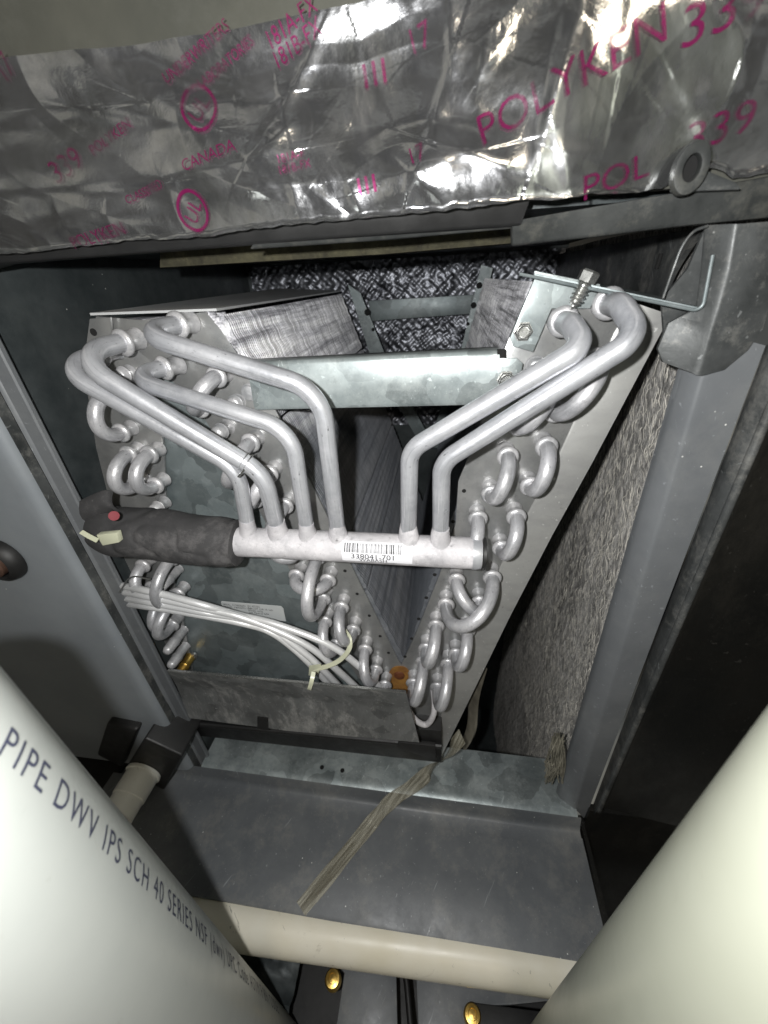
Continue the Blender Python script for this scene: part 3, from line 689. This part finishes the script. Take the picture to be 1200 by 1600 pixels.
# back plates with holes
t = MB(); t.prism([PY(543, 444, 2.51), PY(563, 458, 2.51), PY(604, 560, 2.51), PY(680, 700, 2.51), PY(660, 700, 2.51), PY(580, 560, 2.51)], (0, .015, 0)); obj('back_plate', t, M['delta'], coil)
t = MB(); t.prism([PY(752, 414, 2.51), PY(770, 419, 2.51), PY(740, 545, 2.51), PY(690, 700, 2.51), PY(668, 700, 2.51), PY(722, 540, 2.51)], (0, .015, 0)); obj('back_plate', t, M['delta'], coil)
for hx, hy, hy2, r in ((749, 446, 2.505, .016), (740, 477, 2.505, .016), (574, 488, 2.505, .018), (731, 506, 2.505, .010), (583, 515, 2.505, .01)):
    t = MB(); ring(t, PY(hx, hy, hy2), (0, 1, 0), [(r, -.001), (r, .001)], 12); obj('plate_hole', t, M['dark'], coil)
for hx, hy in ((725, 767), (708, 815), (679, 898), (666, 934), (654, 967), (643, 998), (633, 1026), (539, 892), (558, 928), (577, 962), (594, 994), (607, 1020)):
    t = MB(); ring(t, PY(hx, hy, YP-.0005), (0, 1, 0), [(.0065, -.001), (.0065, .001)], 10); obj('plate_hole', t, M['dark'], coil)
# back strap and front cross bar
t = MB(); t.prism([PY(575, 470, 2.6), PY(745, 460, 2.6), PY(745, 490, 2.6), PY(580, 502, 2.6)], (0, .02, 0)); obj('back_strap', t, M['delta'], coil, bevel=.004)
bar = MB()
a0, a1 = PY(385, 569, 1.065), PY(781, 550, 1.065); b0, b1 = PY(398, 640, 1.065), PY(781, 631, 1.065)
def tr(p, q, n=2): return [p.lerp(q, i/n) for i in range(n+1)]
up = Vector((0, 0, 1))
bar.sheet([tr(a0+Vector((0, .06, .004)), a1+Vector((0, .06, .004))), tr(a0+Vector((0, .012, .004)), a1+Vector((0, .012, .004))), tr(a0+Vector((0, .004, .001)), a1+Vector((0, .004, .001))), tr(a0+Vector((0, 0, -.008)), a1+Vector((0, 0, -.008))),
           tr(b0+Vector((0, 0, .008)), b1+Vector((0, 0, .008))), tr(b0+Vector((0, .004, 0)), b1+Vector((0, .004, 0))), tr(b0+Vector((0, .03, 0)), b1+Vector((0, .03, 0)))], .007, (0, .5, -.4))
obj('cross_bar', bar, M['galv'], coil, 50)
t = MB(); t.prism([PY(777, 560, 1.062), PY(808, 560, 1.062), PY(817, 568, 1.062), PY(814, 585, 1.062), PY(800, 632, 1.062), PY(777, 632, 1.062)], (0, .008, 0)); obj('bar_tab', t, M['galv'], coil, bevel=.001)
t = MB(); t.prism([PY(777, 546, 1.066), PY(790, 546, 1.066), PY(790, 558, 1.066), PY(777, 558, 1.066)], (0, .008, 0)); obj('bar_notch', t, M['dark'], coil)
t = MB(); t.prism([PY(837, 432, 1.075), PY(936, 453, 1.075), PY(922, 482, 1.075), PY(862, 482, 1.075), PY(833, 550, 1.075), PY(802, 541, 1.075), PY(797, 528, 1.075)], (0, .010, 0))
obj('corner_bracket', t, M['galv'], coil, bevel=.001)
t = MB(); t.prism([PY(835, 428, 1.055), PY(937, 449, 1.055), PY(937, 449, 1.09), PY(835, 428, 1.09)], (0, 0, .006)); obj('bracket_lip', t, M['galv'], coil, bevel=.001)
def hexbolt(px, py, y, r, axis=(0, -1, 0), name='hex_bolt', h=.014):
    c = PY(px, py, y); t = MB(); ring(t, c, axis, [(r*1.12, 0), (r*1.12, h*.25)], 6); ring(t, c, axis, [(r, h*.25), (r, h*.8), (r*.85, h)], 6)
    ring(t, c, axis, [(r*.72, h*.9), (r*.72, h*1.15), (r*.60, h*1.3), (r*.50, h*1.12), (0.0001, h*1.12)], 18)
    return obj(name, t, M['steel'], coil, 30)
hexbolt(817, 518, 1.075, .021); hexbolt(790, 593, 1.062, .021)
# lag screw in the bracket
scr = empty('lag_screw', PY(905, 460, 1.03), 'pointed hex head screw hanging through the corner bracket above the right tubes', 'screw')
top = PY(917, 436, 1.03); tip = PY(892, 484, 1.03); ax = (tip-top).normalized()
t = MB(); ring(t, top, -ax, [(.020, -.006), (.021, .012), (.018, .016)], 6); obj('screw_head', t, M['steel'], scr, 30)
t = MB(); L = (tip-top).length; prof_ = []
for k in range(40):
    f = k/39; base = .011*(1 if f < .7 else (1-f)/.3*.95+.05); prof_.append((base + (.005*(0.5+.5*math.sin(f*8*2*math.pi)) if f > .08 else 0)*(1 if f < .75 else (1-f)/.25), f*L))
ring(t, top, ax, prof_, 14); obj('threaded_shank', t, M['steel'], scr, 50)

# header manifold
HA, HB = PY(372, 846, .965), PY(752, 865, .965); hd = (HB-HA).normalized(); HR = .0480
t = MB(); n = 60; pts = []; rr = []
for k in range(n+1):
    f = k/n; pts.append(HA.lerp(HB, f)); rr.append(HR + .0012*noise.noise(Vector((f*14, 0, 0))) - (.004 if f > .985 else 0))
t.tube(pts, rr, 40); hdr = obj('header_pipe', t, M['weld'], coil, 60)
t = MB(); ring(t, HA.lerp(HB, .965), hd, [(HR+.0005, 0), (HR+.0012, .01), (HR-.002, .026)], 36); obj('end_cap', t, M['tube'], hdr)
t = MB(); ring(t, HB, hd, [(HR*.82, .001), (HR*.82, -.0005)], 30); t2 = MB(); ring(t2, HB + hd*.001, hd, [(HR-.002, 0), (HR+.0005, .002), (HR+.0005, .010), (HR-.010, .0105), (HR-.012, .004)], 30); obj('cap_rim', t2, M['black'], hdr)
# label on the header
hu = (OUT - hd*OUT.dot(hd)).normalized(); hw = hd.cross(hu);  hw = hw if hw.z > 0 else -hw
Lc = PY(585, 862, .965-HR); s0 = (Lc-HA).dot(hd)
camdir = (-(HA + hd*s0)).normalized(); camdir = (camdir - hd*camdir.dot(hd)).normalized()
phi0 = math.atan2(camdir.dot(hw), camdir.dot(hu))
def on_header(s, h, off):     # s along pipe, h round the pipe (up)
    a = phi0 + h/HR; return HA + hd*s + (hu*math.cos(a) + hw*math.sin(a))*(HR+off)
def patch(s_a, s_b, h_a, h_b, off, n=8):
    return [[on_header(s_a+(s_b-s_a)*j, h_a+(h_b-h_a)*i/n, off) for j in (0, .5, 1)] for i in range(n+1)]
t = MB(); t.sheet(patch(s0-.100, s0+.112, -.045, .018, .0018), .0008, hu); lab = obj('barcode_label', t, M['paper'], hdr)
t = MB(); x = s0-.092; random.seed(11)
while x < s0+.078:
    wd = random.choice([.0014, .0014, .0024, .0036]); r_ = patch(x, x+wd, -.015, .012, .0030, 4)
    b0_ = len(t.v); t.v += [p for q in r_ for p in q]
    for i in range(4):
        for j in range(2): t.f.append((b0_+i*3+j, b0_+i*3+j+1, b0_+(i+1)*3+j+1, b0_+(i+1)*3+j))
    x += wd + random.choice([.0014, .0020, .0032])
obj('barcode_bars', t, M['ink'], hdr, 0, fixn=False)
for body, size, hh, ss in (('338041-701', .0225, -.0335, 1.25), ('WABASH', .016, -.0440, 1.3)):
    vs, fs = text_geo(body, size, ss, .004, 'CENTER'); t = MB(); t.add([on_header(s0-.005+vx, hh+vy, .0032) for vx, vy in vs], fs); obj('label_lettering', t, M['ink'], hdr, 0, fixn=False)

# risers
def collar(c, axis, r, parent, scale=1.0, s1=.055):
    """flared bell on a stub: axis points away from the plate"""
    t = MB(); ring(t, c, axis, [(r*1.22, 0), (r*1.26, .004), (r*1.08, .010), (r*1.08, s1-.016), (r*1.30, s1-.010), (r*1.46, s1-.004), (r*1.46, s1+.001), (r*1.22, s1+.006), (r*1.04, s1+.007)], 22)
    obj('collar', t, M['collar'], parent, 50)
def riser(pts, r, hole, rads, yc=.0):
    H = PY(*hole, YP); P = [H, *[PY(a, b_, y) for a, b_, y in pts]]
    path = fillet(P, rads, 12)
    # densify straight runs
    out = []
    for a, b_ in zip(path, path[1:]):
        k = max(1, int((b_-a).length/.03)); out += [a.lerp(b_, i/k) for i in range(k)]
    out.append(path[-1]); t = MB(); t.tube(out, r, 24); o = obj('riser_tube', t, M['tube'], coil, 60)
    ax_ = (path[3]-path[0]).normalized() if len(pts) < 4 else (P[1]-P[0]).normalized(); collar(H, ax_, r, o)
    base = P[-1]; dr = (P[-2]-P[-1]).normalized(); t = MB()
    ring(t, base + dr*.035, -dr, [(r*1.02, -.045), (r*1.12, -.028), (r*1.22, -.008), (r*1.30, .004), (r*1.45, .016), (r*1.8, .026)], 22)
    rn = random.random()*9
    for v in t.v: v += Vector((noise.noise(v*22+Vector((rn, 0, 0))), noise.noise(v*22+Vector((0, rn, 0))), noise.noise(v*22)))*.004
    obj('weld_bead', t, M['weld'], o, 60); return o
random.seed(5)
hb = .965
riser([(86, 573, .93), (372, 733, .945), (391, 842, hb)], .0225, (183, 546), [.075, .10])
riser([(106, 556, .895), (412, 740, .93), (438, 845, hb)], .0245, (216, 529), [.085, .11])
riser([(196, 590, .945), (456, 672, .94), (483, 848, hb)], .0225, (281, 569), [.060, .10])
riser([(214, 521, .92), (502, 610, .93), (530, 850, hb)], .0235, (299, 503), [.065, .11])
riser([(893, 508, .965), (914, 541, .90), (640, 703, .935), (638, 852, hb)], .0235, (873, 500), [.03, .05, .075])
riser([(970, 477, .955), (1000, 526, .89), (690, 722, .93), (688, 856, hb)], .0235, (942, 473), [.04, .06, .08])
# clip joining two risers
t = MB(); c = PY(372, 742, .915); d1 = (PY(412, 740, .93)-PY(106, 556, .895)).normalized()
for off in (-.006, .006):
    ring(t, PY(384, 722, .93) + d1*off, d1, [(.0265, -.002), (.029, 0), (.0265, .002)], 24)
t.tube([PY(372, 745, .905), PY(383, 733, .905)], .003, 8); obj('tube_clip', t, M['steel'], coil)

# return bends
TR = .0205
def bend(A, B, r=TR, stem=.052, k=1.0, m='bend', y=YP):
    a = PY(*A, y); b_ = PY(*B, y); R = (b_-a).length/2; c = (a+b_)/2 + OUT*(stem+.004); e = (a-b_).normalized()
    pts = [a + OUT*.002, a+OUT*(stem*.6)]
    for i in range(19):
        th = math.pi*i/18; pts.append(c + e*R*math.cos(th) + OUT*R*k*math.sin(th))
    pts += [b_+OUT*(stem*.6), b_+OUT*.002]; t = MB(); t.tube(pts, r, 20); o = obj('return_bend', t, M[m], coil, 60)
    collar(a, OUT, r, o, s1=stem); collar(b_, OUT, r, o, s1=stem); return o
def stub(A, L_=.06, r=TR, m='collar', label=None):
    a = PY(*A, YP); t = MB(); ring(t, a, OUT, [(r*1.2, 0), (r*1.05, .006), (r*1.05, L_*.5), (r*1.22, L_*.55), (r*1.05, L_*.62), (r, L_*.9), (r*.7, L_), (0.0001, L_*1.03)], 20)
    return obj('tube_stub', t, M[m], coil, 60, label=label)
B_ = [ # right slab
 ((790, 703), (765, 760), TR, 1.15), ((848, 688), (824, 748), TR, 1.1), ((922, 558), (861, 634), TR, 1.1), ((852, 598), (806, 655), TR, 1.0), ((745, 798), (728, 852), TR, 1.1), ((803, 795), (781, 843), TR, 1.1),
 ((767, 888), (697, 930), TR*1.04, 1.4), ((713, 892), (748, 926), TR, 1.1), ((682, 963), (667, 998), TR*1.05, 1.5), ((729, 970), (712, 1006), TR*1.03, 1.3), ((663, 1018), (647, 1052), TR*1.05, 1.5), ((700, 1022), (684, 1058), TR*1.05, 1.5),
 # middle slab
 ((502, 858), (510, 922), TR, 1.5), ((518, 893), (470, 886), TR, 1.0), ((538, 935), (556, 970), TR, 1.4), ((513, 957), (530, 992), TR, 1.1), ((574, 1000), (590, 1031), TR, 1.4), ((604, 1055), (590, 1076), TR, 1.2),
 ((471, 850), (437, 835), TR, 1.2), ((352, 583), (326, 630), TR, .9), ((402, 683), (378, 738), TR, 1.0), ((430, 730), (408, 770), TR, 1.0), ((453, 779), (436, 812), TR, 1.0),
 # left slab
 ((192, 606), (206, 668), TR, 1.15), ((249, 701), (257, 748), TR, 1.3), ((217, 701), (227, 748), TR, 1.3), ((236, 872), (250, 905), TR, 1.1), ((280, 861), (289, 915), TR, 1.2), ((262, 927), (272, 958), TR, 1.1), ((280, 928), (280, 963), TR, 1.3)]
for a, b_, r, k in B_: bend(a, b_, r, k=k)
for a, L_ in (((372, 628), .035), ((355, 667), .07), ((392, 612), .02), ((203, 583), .05), ((258, 784), .07), ((278, 888), .12), ((287, 983), .13), ((290, 1008), .12), ((835, 571), .03)): stub(a, L_)
stub((298, 1026), .10, TR, 'brass', 'rust coloured tube stub')
t = MB(); t.tube(catmull([PY(634, 1095, 1.06), PY(640, 1112, 1.02), PY(652, 1127, 1.0), PY(666, 1132, 1.0), PY(676, 1120, 1.0), PY(679, 1100, 1.02), PY(676, 1075, 1.09)], 8), .0125, 14); obj('return_bend', t, M['weld'], coil, 60, label='thin lowest loop of tube')
t = MB(); ring(t, PY(303, 1023, YP+.008), (0, -1, 0), [(.02, 0), (.02, .008), (.012, .014)], 14); obj('sheet_screw', t, M['steel'], coil)
# rusty screw and stain between the slabs
rs = MB(); c = PY(624, 1055, YP-.004); ring(rs, c, (0, -1, 0), [(.024, 0), (.022, .006), (.010, .009)], 18); obj('rusty_screw', rs, M['rustdark'], coil)
rs = MB(); poly = [PY(624+20*math.cos(a)*(1+.12*math.sin(3*a)), 1058+17*math.sin(a)+(12 if math.sin(a) > .3 else 0), YP-.0035) for a in [2*math.pi*k/20 for k in range(20)]]; rs.prism(poly, (0, .002, 0)); obj('rust_stain', rs, M['rust'], coil)
# serial sticker
u0 = PY(345, 939, YP+.010); u1 = PY(442, 947, YP+.010); v0 = PY(352, 985, YP+.010)
ud = (u1-u0); ul = ud.length; ud.normalize(); vd = -(v0-u0); vd = (vd - ud*vd.dot(ud)).normalized()
def st(a, b_, off): return u0 + ud*a + vd*b_ + Vector((0, -off, 0))
t = MB(); t.prism([st(0, -.006, 0), st(.004, 0, 0), st(ul-.008, 0, 0), st(ul, -.012, 0), st(ul, -.085, 0), st(0, -.085, 0)], (0, -.002, 0)); stk = obj('serial_label', t, M['paper2'], coil)
for body, a, b_ in (('SERIAL. 5174E06641', .006, -.020), ('MODEL. CBX32MV.1781', .006, -.033), ('UV 402352', .115, -.018), ('CIRCUIT 12A 1R 16A', .115, -.031), ('R410A 14/36', .115, -.044), ('600 PSI/4137 KPA', .115, -.057)):
    vs, fs = text_geo(body, .0135, .90, 0); t = MB(); t.add([st(a+vx, b_+vy, .0026) for vx, vy in vs], fs); obj('label_lettering', t, M['ink'], stk, 0, fixn=False)

# capillary tubes
cap = empty('capillary_bundle', PY(400, 960, 1.0), 'four thin pale distributor tubes sweeping across the lower coil plates', 'tubes')
for pts in ([(187, 914, 1.0), (261, 930, .985), (320, 946, .985), (373, 961, .985), (430, 975, .98), (507, 1004, .975), (555, 1036, .985), (605, 1086, 1.04)],
            [(190, 924, 1.0), (261, 938, .985), (320, 951, .98), (373, 963, .975), (430, 984, .975), (487, 1013, .975), (526, 1046, .985), (580, 1095, 1.04)],
            [(194, 934, 1.0), (261, 946, .99), (320, 957, .985), (380, 968, .985), (430, 988, .985), (478, 1022, .98), (510, 1052, .985), (550, 1094, 1.04)],
            [(198, 943, 1.0), (261, 952, .985), (320, 962, .985), (380, 974, .98), (420, 986, .98), (455, 1010, .98), (490, 1043, .985), (530, 1088, 1.04)]):
    pts = [(p[0], p[1], 1.02 if i_ == 0 else (.942 if p[0] < 350 else p[2])) for i_, p in enumerate(pts)]; q0 = pts[0]; q1 = pts[1]; pts.insert(1, (q0[0]*.5+q1[0]*.5, q0[1]*.5+q1[1]*.5, .952))
    t = MB(); t.tube(catmull([PY(*p) for p in pts], 10), .0135, 14); obj('capillary_tube', t, M['wire'], cap, 60)
t = MB(); t.tube(catmull([PY(187, 925, .98), PY(205, 902, .97), PY(235, 905, .96)], 6), .003, 6); obj('wire_twist', t, M['steel'], cap)
# zip tie round the bundle
zt = empty('cable_tie', PY(515, 1030, .96), 'pale yellow cable tie looped around the thin tubes with its tail hanging', 'cable tie')
loop = catmull([PY(486, 1046, .955), PY(508, 1042, .945), PY(530, 1032, .945), PY(545, 1015, .95), PY(546, 998, .97), PY(538, 985, 1.0)], 8)
t = MB()
for a, b_ in zip(loop, loop[1:]): pass
def ribbon(path, w_, n_, th=.003):
    rows = []
    for i, p in enumerate(path):
        d_ = (path[min(i+1, len(path)-1)] - path[max(i-1, 0)]).normalized(); s_ = d_.cross(n_).normalized()
        rows.append([p - s_*w_, p, p + s_*w_])
    t = MB(); t.sheet(rows, th, -Vector(n_)); return t
vn = (-PY(515, 1030, .96)).normalized()
obj('tie_loop', ribbon(loop, .0085, vn), M['tie'], zt)
t = MB(); q = [PY(483, 1040, .95), PY(502, 1037, .95), PY(498, 1052, .95), PY(482, 1056, .95)]; t.prism(q, -vn*.022); obj('tie_head', t, M['tie'], zt, bevel=.002)
obj('tie_tail', ribbon(catmull([PY(490, 1050, .88), PY(487, 1064, .855), PY(483, 1078, .850)], 4), .0075, vn), M['tie'], zt)

# foam sleeve on the header
sl_ = empty('foam_sleeve', PY(265, 835, .95), 'black foam insulation sleeve with a red dot on the left end of the header', 'pipe insulation')
SA, SB = PY(160, 826, .955), PY(372, 848, .96); ctr = []; rad = []
t = MB(); n = 90; seg = 72; sd = (SB-SA).normalized()
for i in range(n+1):
    f = i/n; base = .086 if f > .16 else .086 - .018*(1-f/.16)**2
    if f > .86: base -= .012*((f-.86)/.14)
    ctr.append(SA.lerp(SB, f) + Vector((0, 0, -.004*math.sin(f*3)))); rad.append(base)
t.tube(ctr, rad, seg)
for v in t.v: v += Vector((noise.noise(v*6), noise.noise(v*6+Vector((5, 0, 0))), noise.noise(v*6+Vector((0, 9, 0)))))*.012; v += (v - (SA + sd*((v-SA).dot(sd)))).normalized() * (-.006*max(0, 1-abs(noise.noise(Vector((v.x*9, v.y*4, v.z*14))))*7))
obj('foam_tube', t, M['foam'], sl_, 60)
t = MB(); rows = []
for i in range(9):
    f = i/8; rows.append([PY(124+8*math.sin(f*3)+f*40, 783-12*math.sin(f*2.6), .93) + Vector((0, .02*f, -.055*j/5*(1.6-.4*f))) + OUT*(.02*math.sin(j/5*math.pi)) for j in range(6)])
t.sheet(rows, .012); obj('torn_flap', t, M['foam'], sl_, 60, label='torn curled end of the foam')
sc_ = PY(176, 806, .955); od = (-sc_).normalized()
def disc_on(cpx, r, m, name, d0):
    # small cap following the sleeve
    t = MB(); c = PY(*cpx, .87); ring(t, c, (-c).normalized(), [(r, -.002), (r*.98, .002), (r*.5, .003), (0.0001, .0035)], 20); return obj(name, t, m, sl_)
st_ = disc_on((178, 806), .0145, M['red'], 'red_dot', 0); 
z2 = empty('cable_tie', PY(160, 842, .90), 'translucent cable tie cinched around the left end of the black foam sleeve', 'cable tie')
t = MB(); q = [PY(150, 836, .858), PY(182, 833, .858), PY(186, 848, .858), PY(160, 853, .858)]; t.prism(q, (0, .02, 0)); obj('tie_head', t, M['tie'], z2, bevel=.003)
obj('tie_tail', ribbon([PY(152, 845, .85), PY(138, 838, .845), PY(126, 831, .84)], .008, Vector((0, -1, .4)).normalized()), M['tie'], z2)
cc = SA + sd*.02; t = MB(); ring(t, cc, sd, [(.066, -.007), (.069, -.007), (.069, .007), (.066, .007), (.066, -.007)], 30); obj('tie_loop', t, M['tie'], z2)

# guard tray and black drain pan
tray = empty('guard_panel', PY(450, 1120, 1.0), 'stained galvanised guard panel standing in front of the lowest coil bends', 'panel')
t = MB(); T0 = [PY(262, 1049, .862), PY(450, 1066, .862), PY(634, 1083, .862)]; T1 = [PY(276, 1072, .925), PY(450, 1090, .925), PY(641, 1107, .925)]; T2 = [PY(296, 1122, .925), PY(450, 1142, .925), PY(655, 1160, .925)]
t.sheet([T0, [a.lerp(b_, .92) for a, b_ in zip(T0, T1)], [a.lerp(b_, .08) for a, b_ in zip(T1, T2)], T2], .006); obj('guard_sheet', t, M['tray'], tray, 30)
t = MB(); t.sheet([[a + Vector((0, -.002, .0)) for a in T0], [a + Vector((0, -.001, .0045)) for a in T0]], .009); obj('guard_edge', t, M['steel'], tray)
t = MB(); t.prism([PY(402, 1120, .922), PY(419, 1122, .922), PY(419, 1141, .922), PY(402, 1139, .922)], (0, .004, 0)); obj('guard_notch', t, M['dark'], tray)
pan = empty('drain_pan', PY(450, 1160, 1.02), 'black plastic drain pan under the coil above the galvanised sill', 'drain pan')
t = MB(); p_ = [PY(285, 1108, 1.03), PY(690, 1142, 1.03), PY(690, 1192, 1.03), PY(310, 1150, 1.03)]; t.prism(p_, (0, 1.3, 0)); obj('pan_wall', t, M['black'], pan, bevel=.004)
t = MB(); t.tube([PY(300, 1130, 1.015), PY(690, 1166, 1.015)], .012, 8); obj('pan_rim', t, M['black'], pan)
t = MB(); t.prism([PY(622, 1160, 1.0), PY(680, 1166, 1.0), PY(682, 1188, 1.0), PY(620, 1170, 1.0)], (0, .02, 0)); obj('pan_corner', t, M['black'], pan, bevel=.003)
# curled scrap behind the right slab foot
t = MB(); rows = []
for i in range(13):
    f = i/12; cpt = PY(752 - 8*math.sin(f*5) - 34*f*f, 1045 + 118*f, 1.17); rows.append([cpt + Vector((.05*(j/4-.5)*(1-.3*f), .03*math.sin(j/4*math.pi+f*3), 0)) for j in range(5)])
t.sheet(rows, .004); o = obj('hanging_scrap', t, M['fibreedge']); tag(o, 'curled brown scrap hanging behind the foot of the right coil slab', 'scrap'); o.data.materials[0] = metal('brown_scrap', (.10, .09, .07), (.25, .23, .18), .1, .5, .7, 8)

# filament tape
z1 = -2.186
pathp = [PY(722, 1150, 1.02), PY(700, 1176, 1.0), PZ(672, 1205, -2.165), PZ(645, 1228, -2.178), PZ(622, 1243, -2.184), PZ(604, 1258, -2.208), PZ(590, 1274, -2.250), PZ(575, 1292, -2.2695), PZ(540, 1335, -2.2725), PZ(505, 1378, -2.2735), PZ(470, 1420, -2.2745)]
pth = catmull(pathp, 6); rows = []
for i, p in enumerate(pth):
    wdt = .033 + .002*math.sin(i*.5); d_ = (pth[min(i+1, len(pth)-1)]-pth[max(i-1, 0)]); s_ = Vector((-d_.y, d_.x, 0)).normalized()
    tw = .016*math.sin(i*.35)*max(0, 1-i/18)
    rows.append([p + s_*wdt*(j/3-1) + Vector((0, 0, tw*(j/3-1)+.0006*math.sin(j*2))) for j in range(7)])
t = MB(); t.sheet(rows, .0015, (0, 0, -1)); o = obj('strapping_tape', t, M['strap'], smooth=60); tag(o, 'yellowed filament strapping tape running diagonally over the sill and shelf', 'tape')

# ================================================================== PIPES
def vpipe(cxy, r, z0, z1, m, label, name='vent_pipe'):
    t = MB(); t.tube([Vector((cxy[0], cxy[1], z0 + (z1-z0)*i/10)) for i in range(11)], r, 96)
    o = obj(name, t, m, None, 60); return tag(o, label, 'pipe')
LP = (-.689, .125); LR = .178
lp = empty('vent_pipe', (LP[0], LP[1], -3.6), 'large white PVC pipe on the left with blue black pipe lettering', 'pipe')
t = MB(); t.tube([Vector((LP[0], LP[1], -3.6 + 3.195*i/10)) for i in range(11)], LR, 96); obj('pipe_body', t, M['pvc'], lp, 60)
# lettering runs downward, letter tops towards the right edge
def pipe_text(body, size, fit_word, fit_len, start_z):
    w0 = max(v[0] for v in text_geo(fit_word, size, space=1.22)[0]); xs = fit_len / w0
    vs, fs = text_geo(body, size, 1.0, .012, thin=.0003, space=1.22)
    t = MB(); out = []
    for vx, vy in vs:
        s_ = vx*xs; a = math.radians(-20.5 - 8.0*s_/.9) - vy/LR
        out.append(Vector((LP[0] + (LR+.0012)*math.cos(a), LP[1] - (LR+.0012)*math.sin(a), start_z - s_)))
    t.add(out, fs); obj('pipe_lettering', t, M['blueink'], lp, 0, fixn=False)
pipe_text('PIPE DWV IPS SCH 40 SERIES NSF (dwv) UPC Code ASTM F 891 CODE', .054, 'PIPE DWV IPS SCH', .505, -.468)
rp = vpipe((.533, .228), LR, -3.6, .5, M['pvcr'], 'large blank cream white PVC pipe standing at the lower right corner')
t = MB(); a = PZ(250, 1420, -2.365); b_ = PZ(1010, 1540, -2.365)
a = PZ(350, 1442, -2.365); b_ = PZ(885, 1515, -2.365); dd = (b_-a).normalized(); a -= dd*.5; b_ += dd*.3
t.tube([a.lerp(b_, i/12) for i in range(13)], .0815, 64); o = obj('drain_pipe', t, M['pvcy'], None, 60); tag(o, 'yellowed horizontal PVC pipe lying along the front edge of the grey shelf', 'pipe')

# drain fitting at the lower left
df = empty('drain_fitting', PY(245, 1190, .95), 'black square drain elbow with a short white PVC stub below the left panel', 'drain fitting')
t = MB(); t.prism([PY(194, 1204, .85), PY(225, 1154, .85), PY(285, 1182, .85), PY(256, 1235, .85)], (0, .26, 0)); obj('elbow_body', t, M['black'], df, bevel=.012, seg=3)
t = MB(); t.prism([PY(150, 1180, .88), PY(165, 1132, .88), PY(214, 1142, .88), PY(190, 1200, .88)], (0, .2, 0)); obj('trap_body', t, M['black'], df, bevel=.02, seg=3)
c = PY(226, 1205, .85)
t = MB(); ring(t, c, OUT, [(.074, 0), (.086, .003), (.088, .016), (.080, .02), (.079, .12), (.074, .124), (.074, .2)], 40); obj('white_stub', t, M['pvcw'], df, 50)

# furnace front below the shelf
fu = empty('furnace_front', (0, .4, -2.9), 'dark furnace compartment with crinkled liner and grey sheet below the cream pipe', 'furnace')
rows = []
for i in range(41):
    x = -1.9 + 1.3*i/40; rows.append([Vector((x, .52 - .6*j/30, -2.80 + .03*noise.noise(Vector((x*12, j*.5, 0))) + .02*noise.noise(Vector((x*30, j*1.3, 5))))) for j in range(31)])
t = MB(); t.sheet(rows, .01, (0, 0, -1)); obj('crinkled_liner', t, M['inner'], fu)
def zp(pxs, z, th, name, m, bevel=.004):
    t = MB(); t.prism([PZ(a_, b2, z) for a_, b2 in pxs], (0, 0, -th)); return obj(name, t, m, fu, bevel=bevel)
zp([(430, 1440), (618, 1465), (622, 1640), (520, 1640), (538, 1520), (500, 1480)], -2.74, .02, 'grey_sheet', M['apron'])
zp([(648, 1470), (900, 1500), (900, 1560), (800, 1570), (745, 1572), (735, 1640), (655, 1640)], -2.74, .02, 'grey_sheet', M['apron'])
t = MB(); t.box((-2.2, -.6, -3.2), (1.6, .8, -3.15)); struct('furnace_floor', t, M['black'])
t = MB(); t.tube([PZ(628, 1480, -2.76), PZ(636, 1540, -2.76), PZ(645, 1640, -2.76)], .014, 10); obj('black_cable', t, M['black'], fu)
zp([(738, 1566), (860, 1582), (860, 1660), (728, 1660)], -2.70, .03, 'dark_bracket', M['black'])
for px, py in ((520, 1530), (738, 1586)):
    c = PZ(px, py, -2.69); t = MB(); ring(t, c, (0, 0, 1), [(.036, -.03), (.036, 0), (.030, .008), (.030, .012), (.018, .014), (.016, .010), (0.0001, .012)], 24); obj('brass_screw', t, M['brass'], fu, 40)
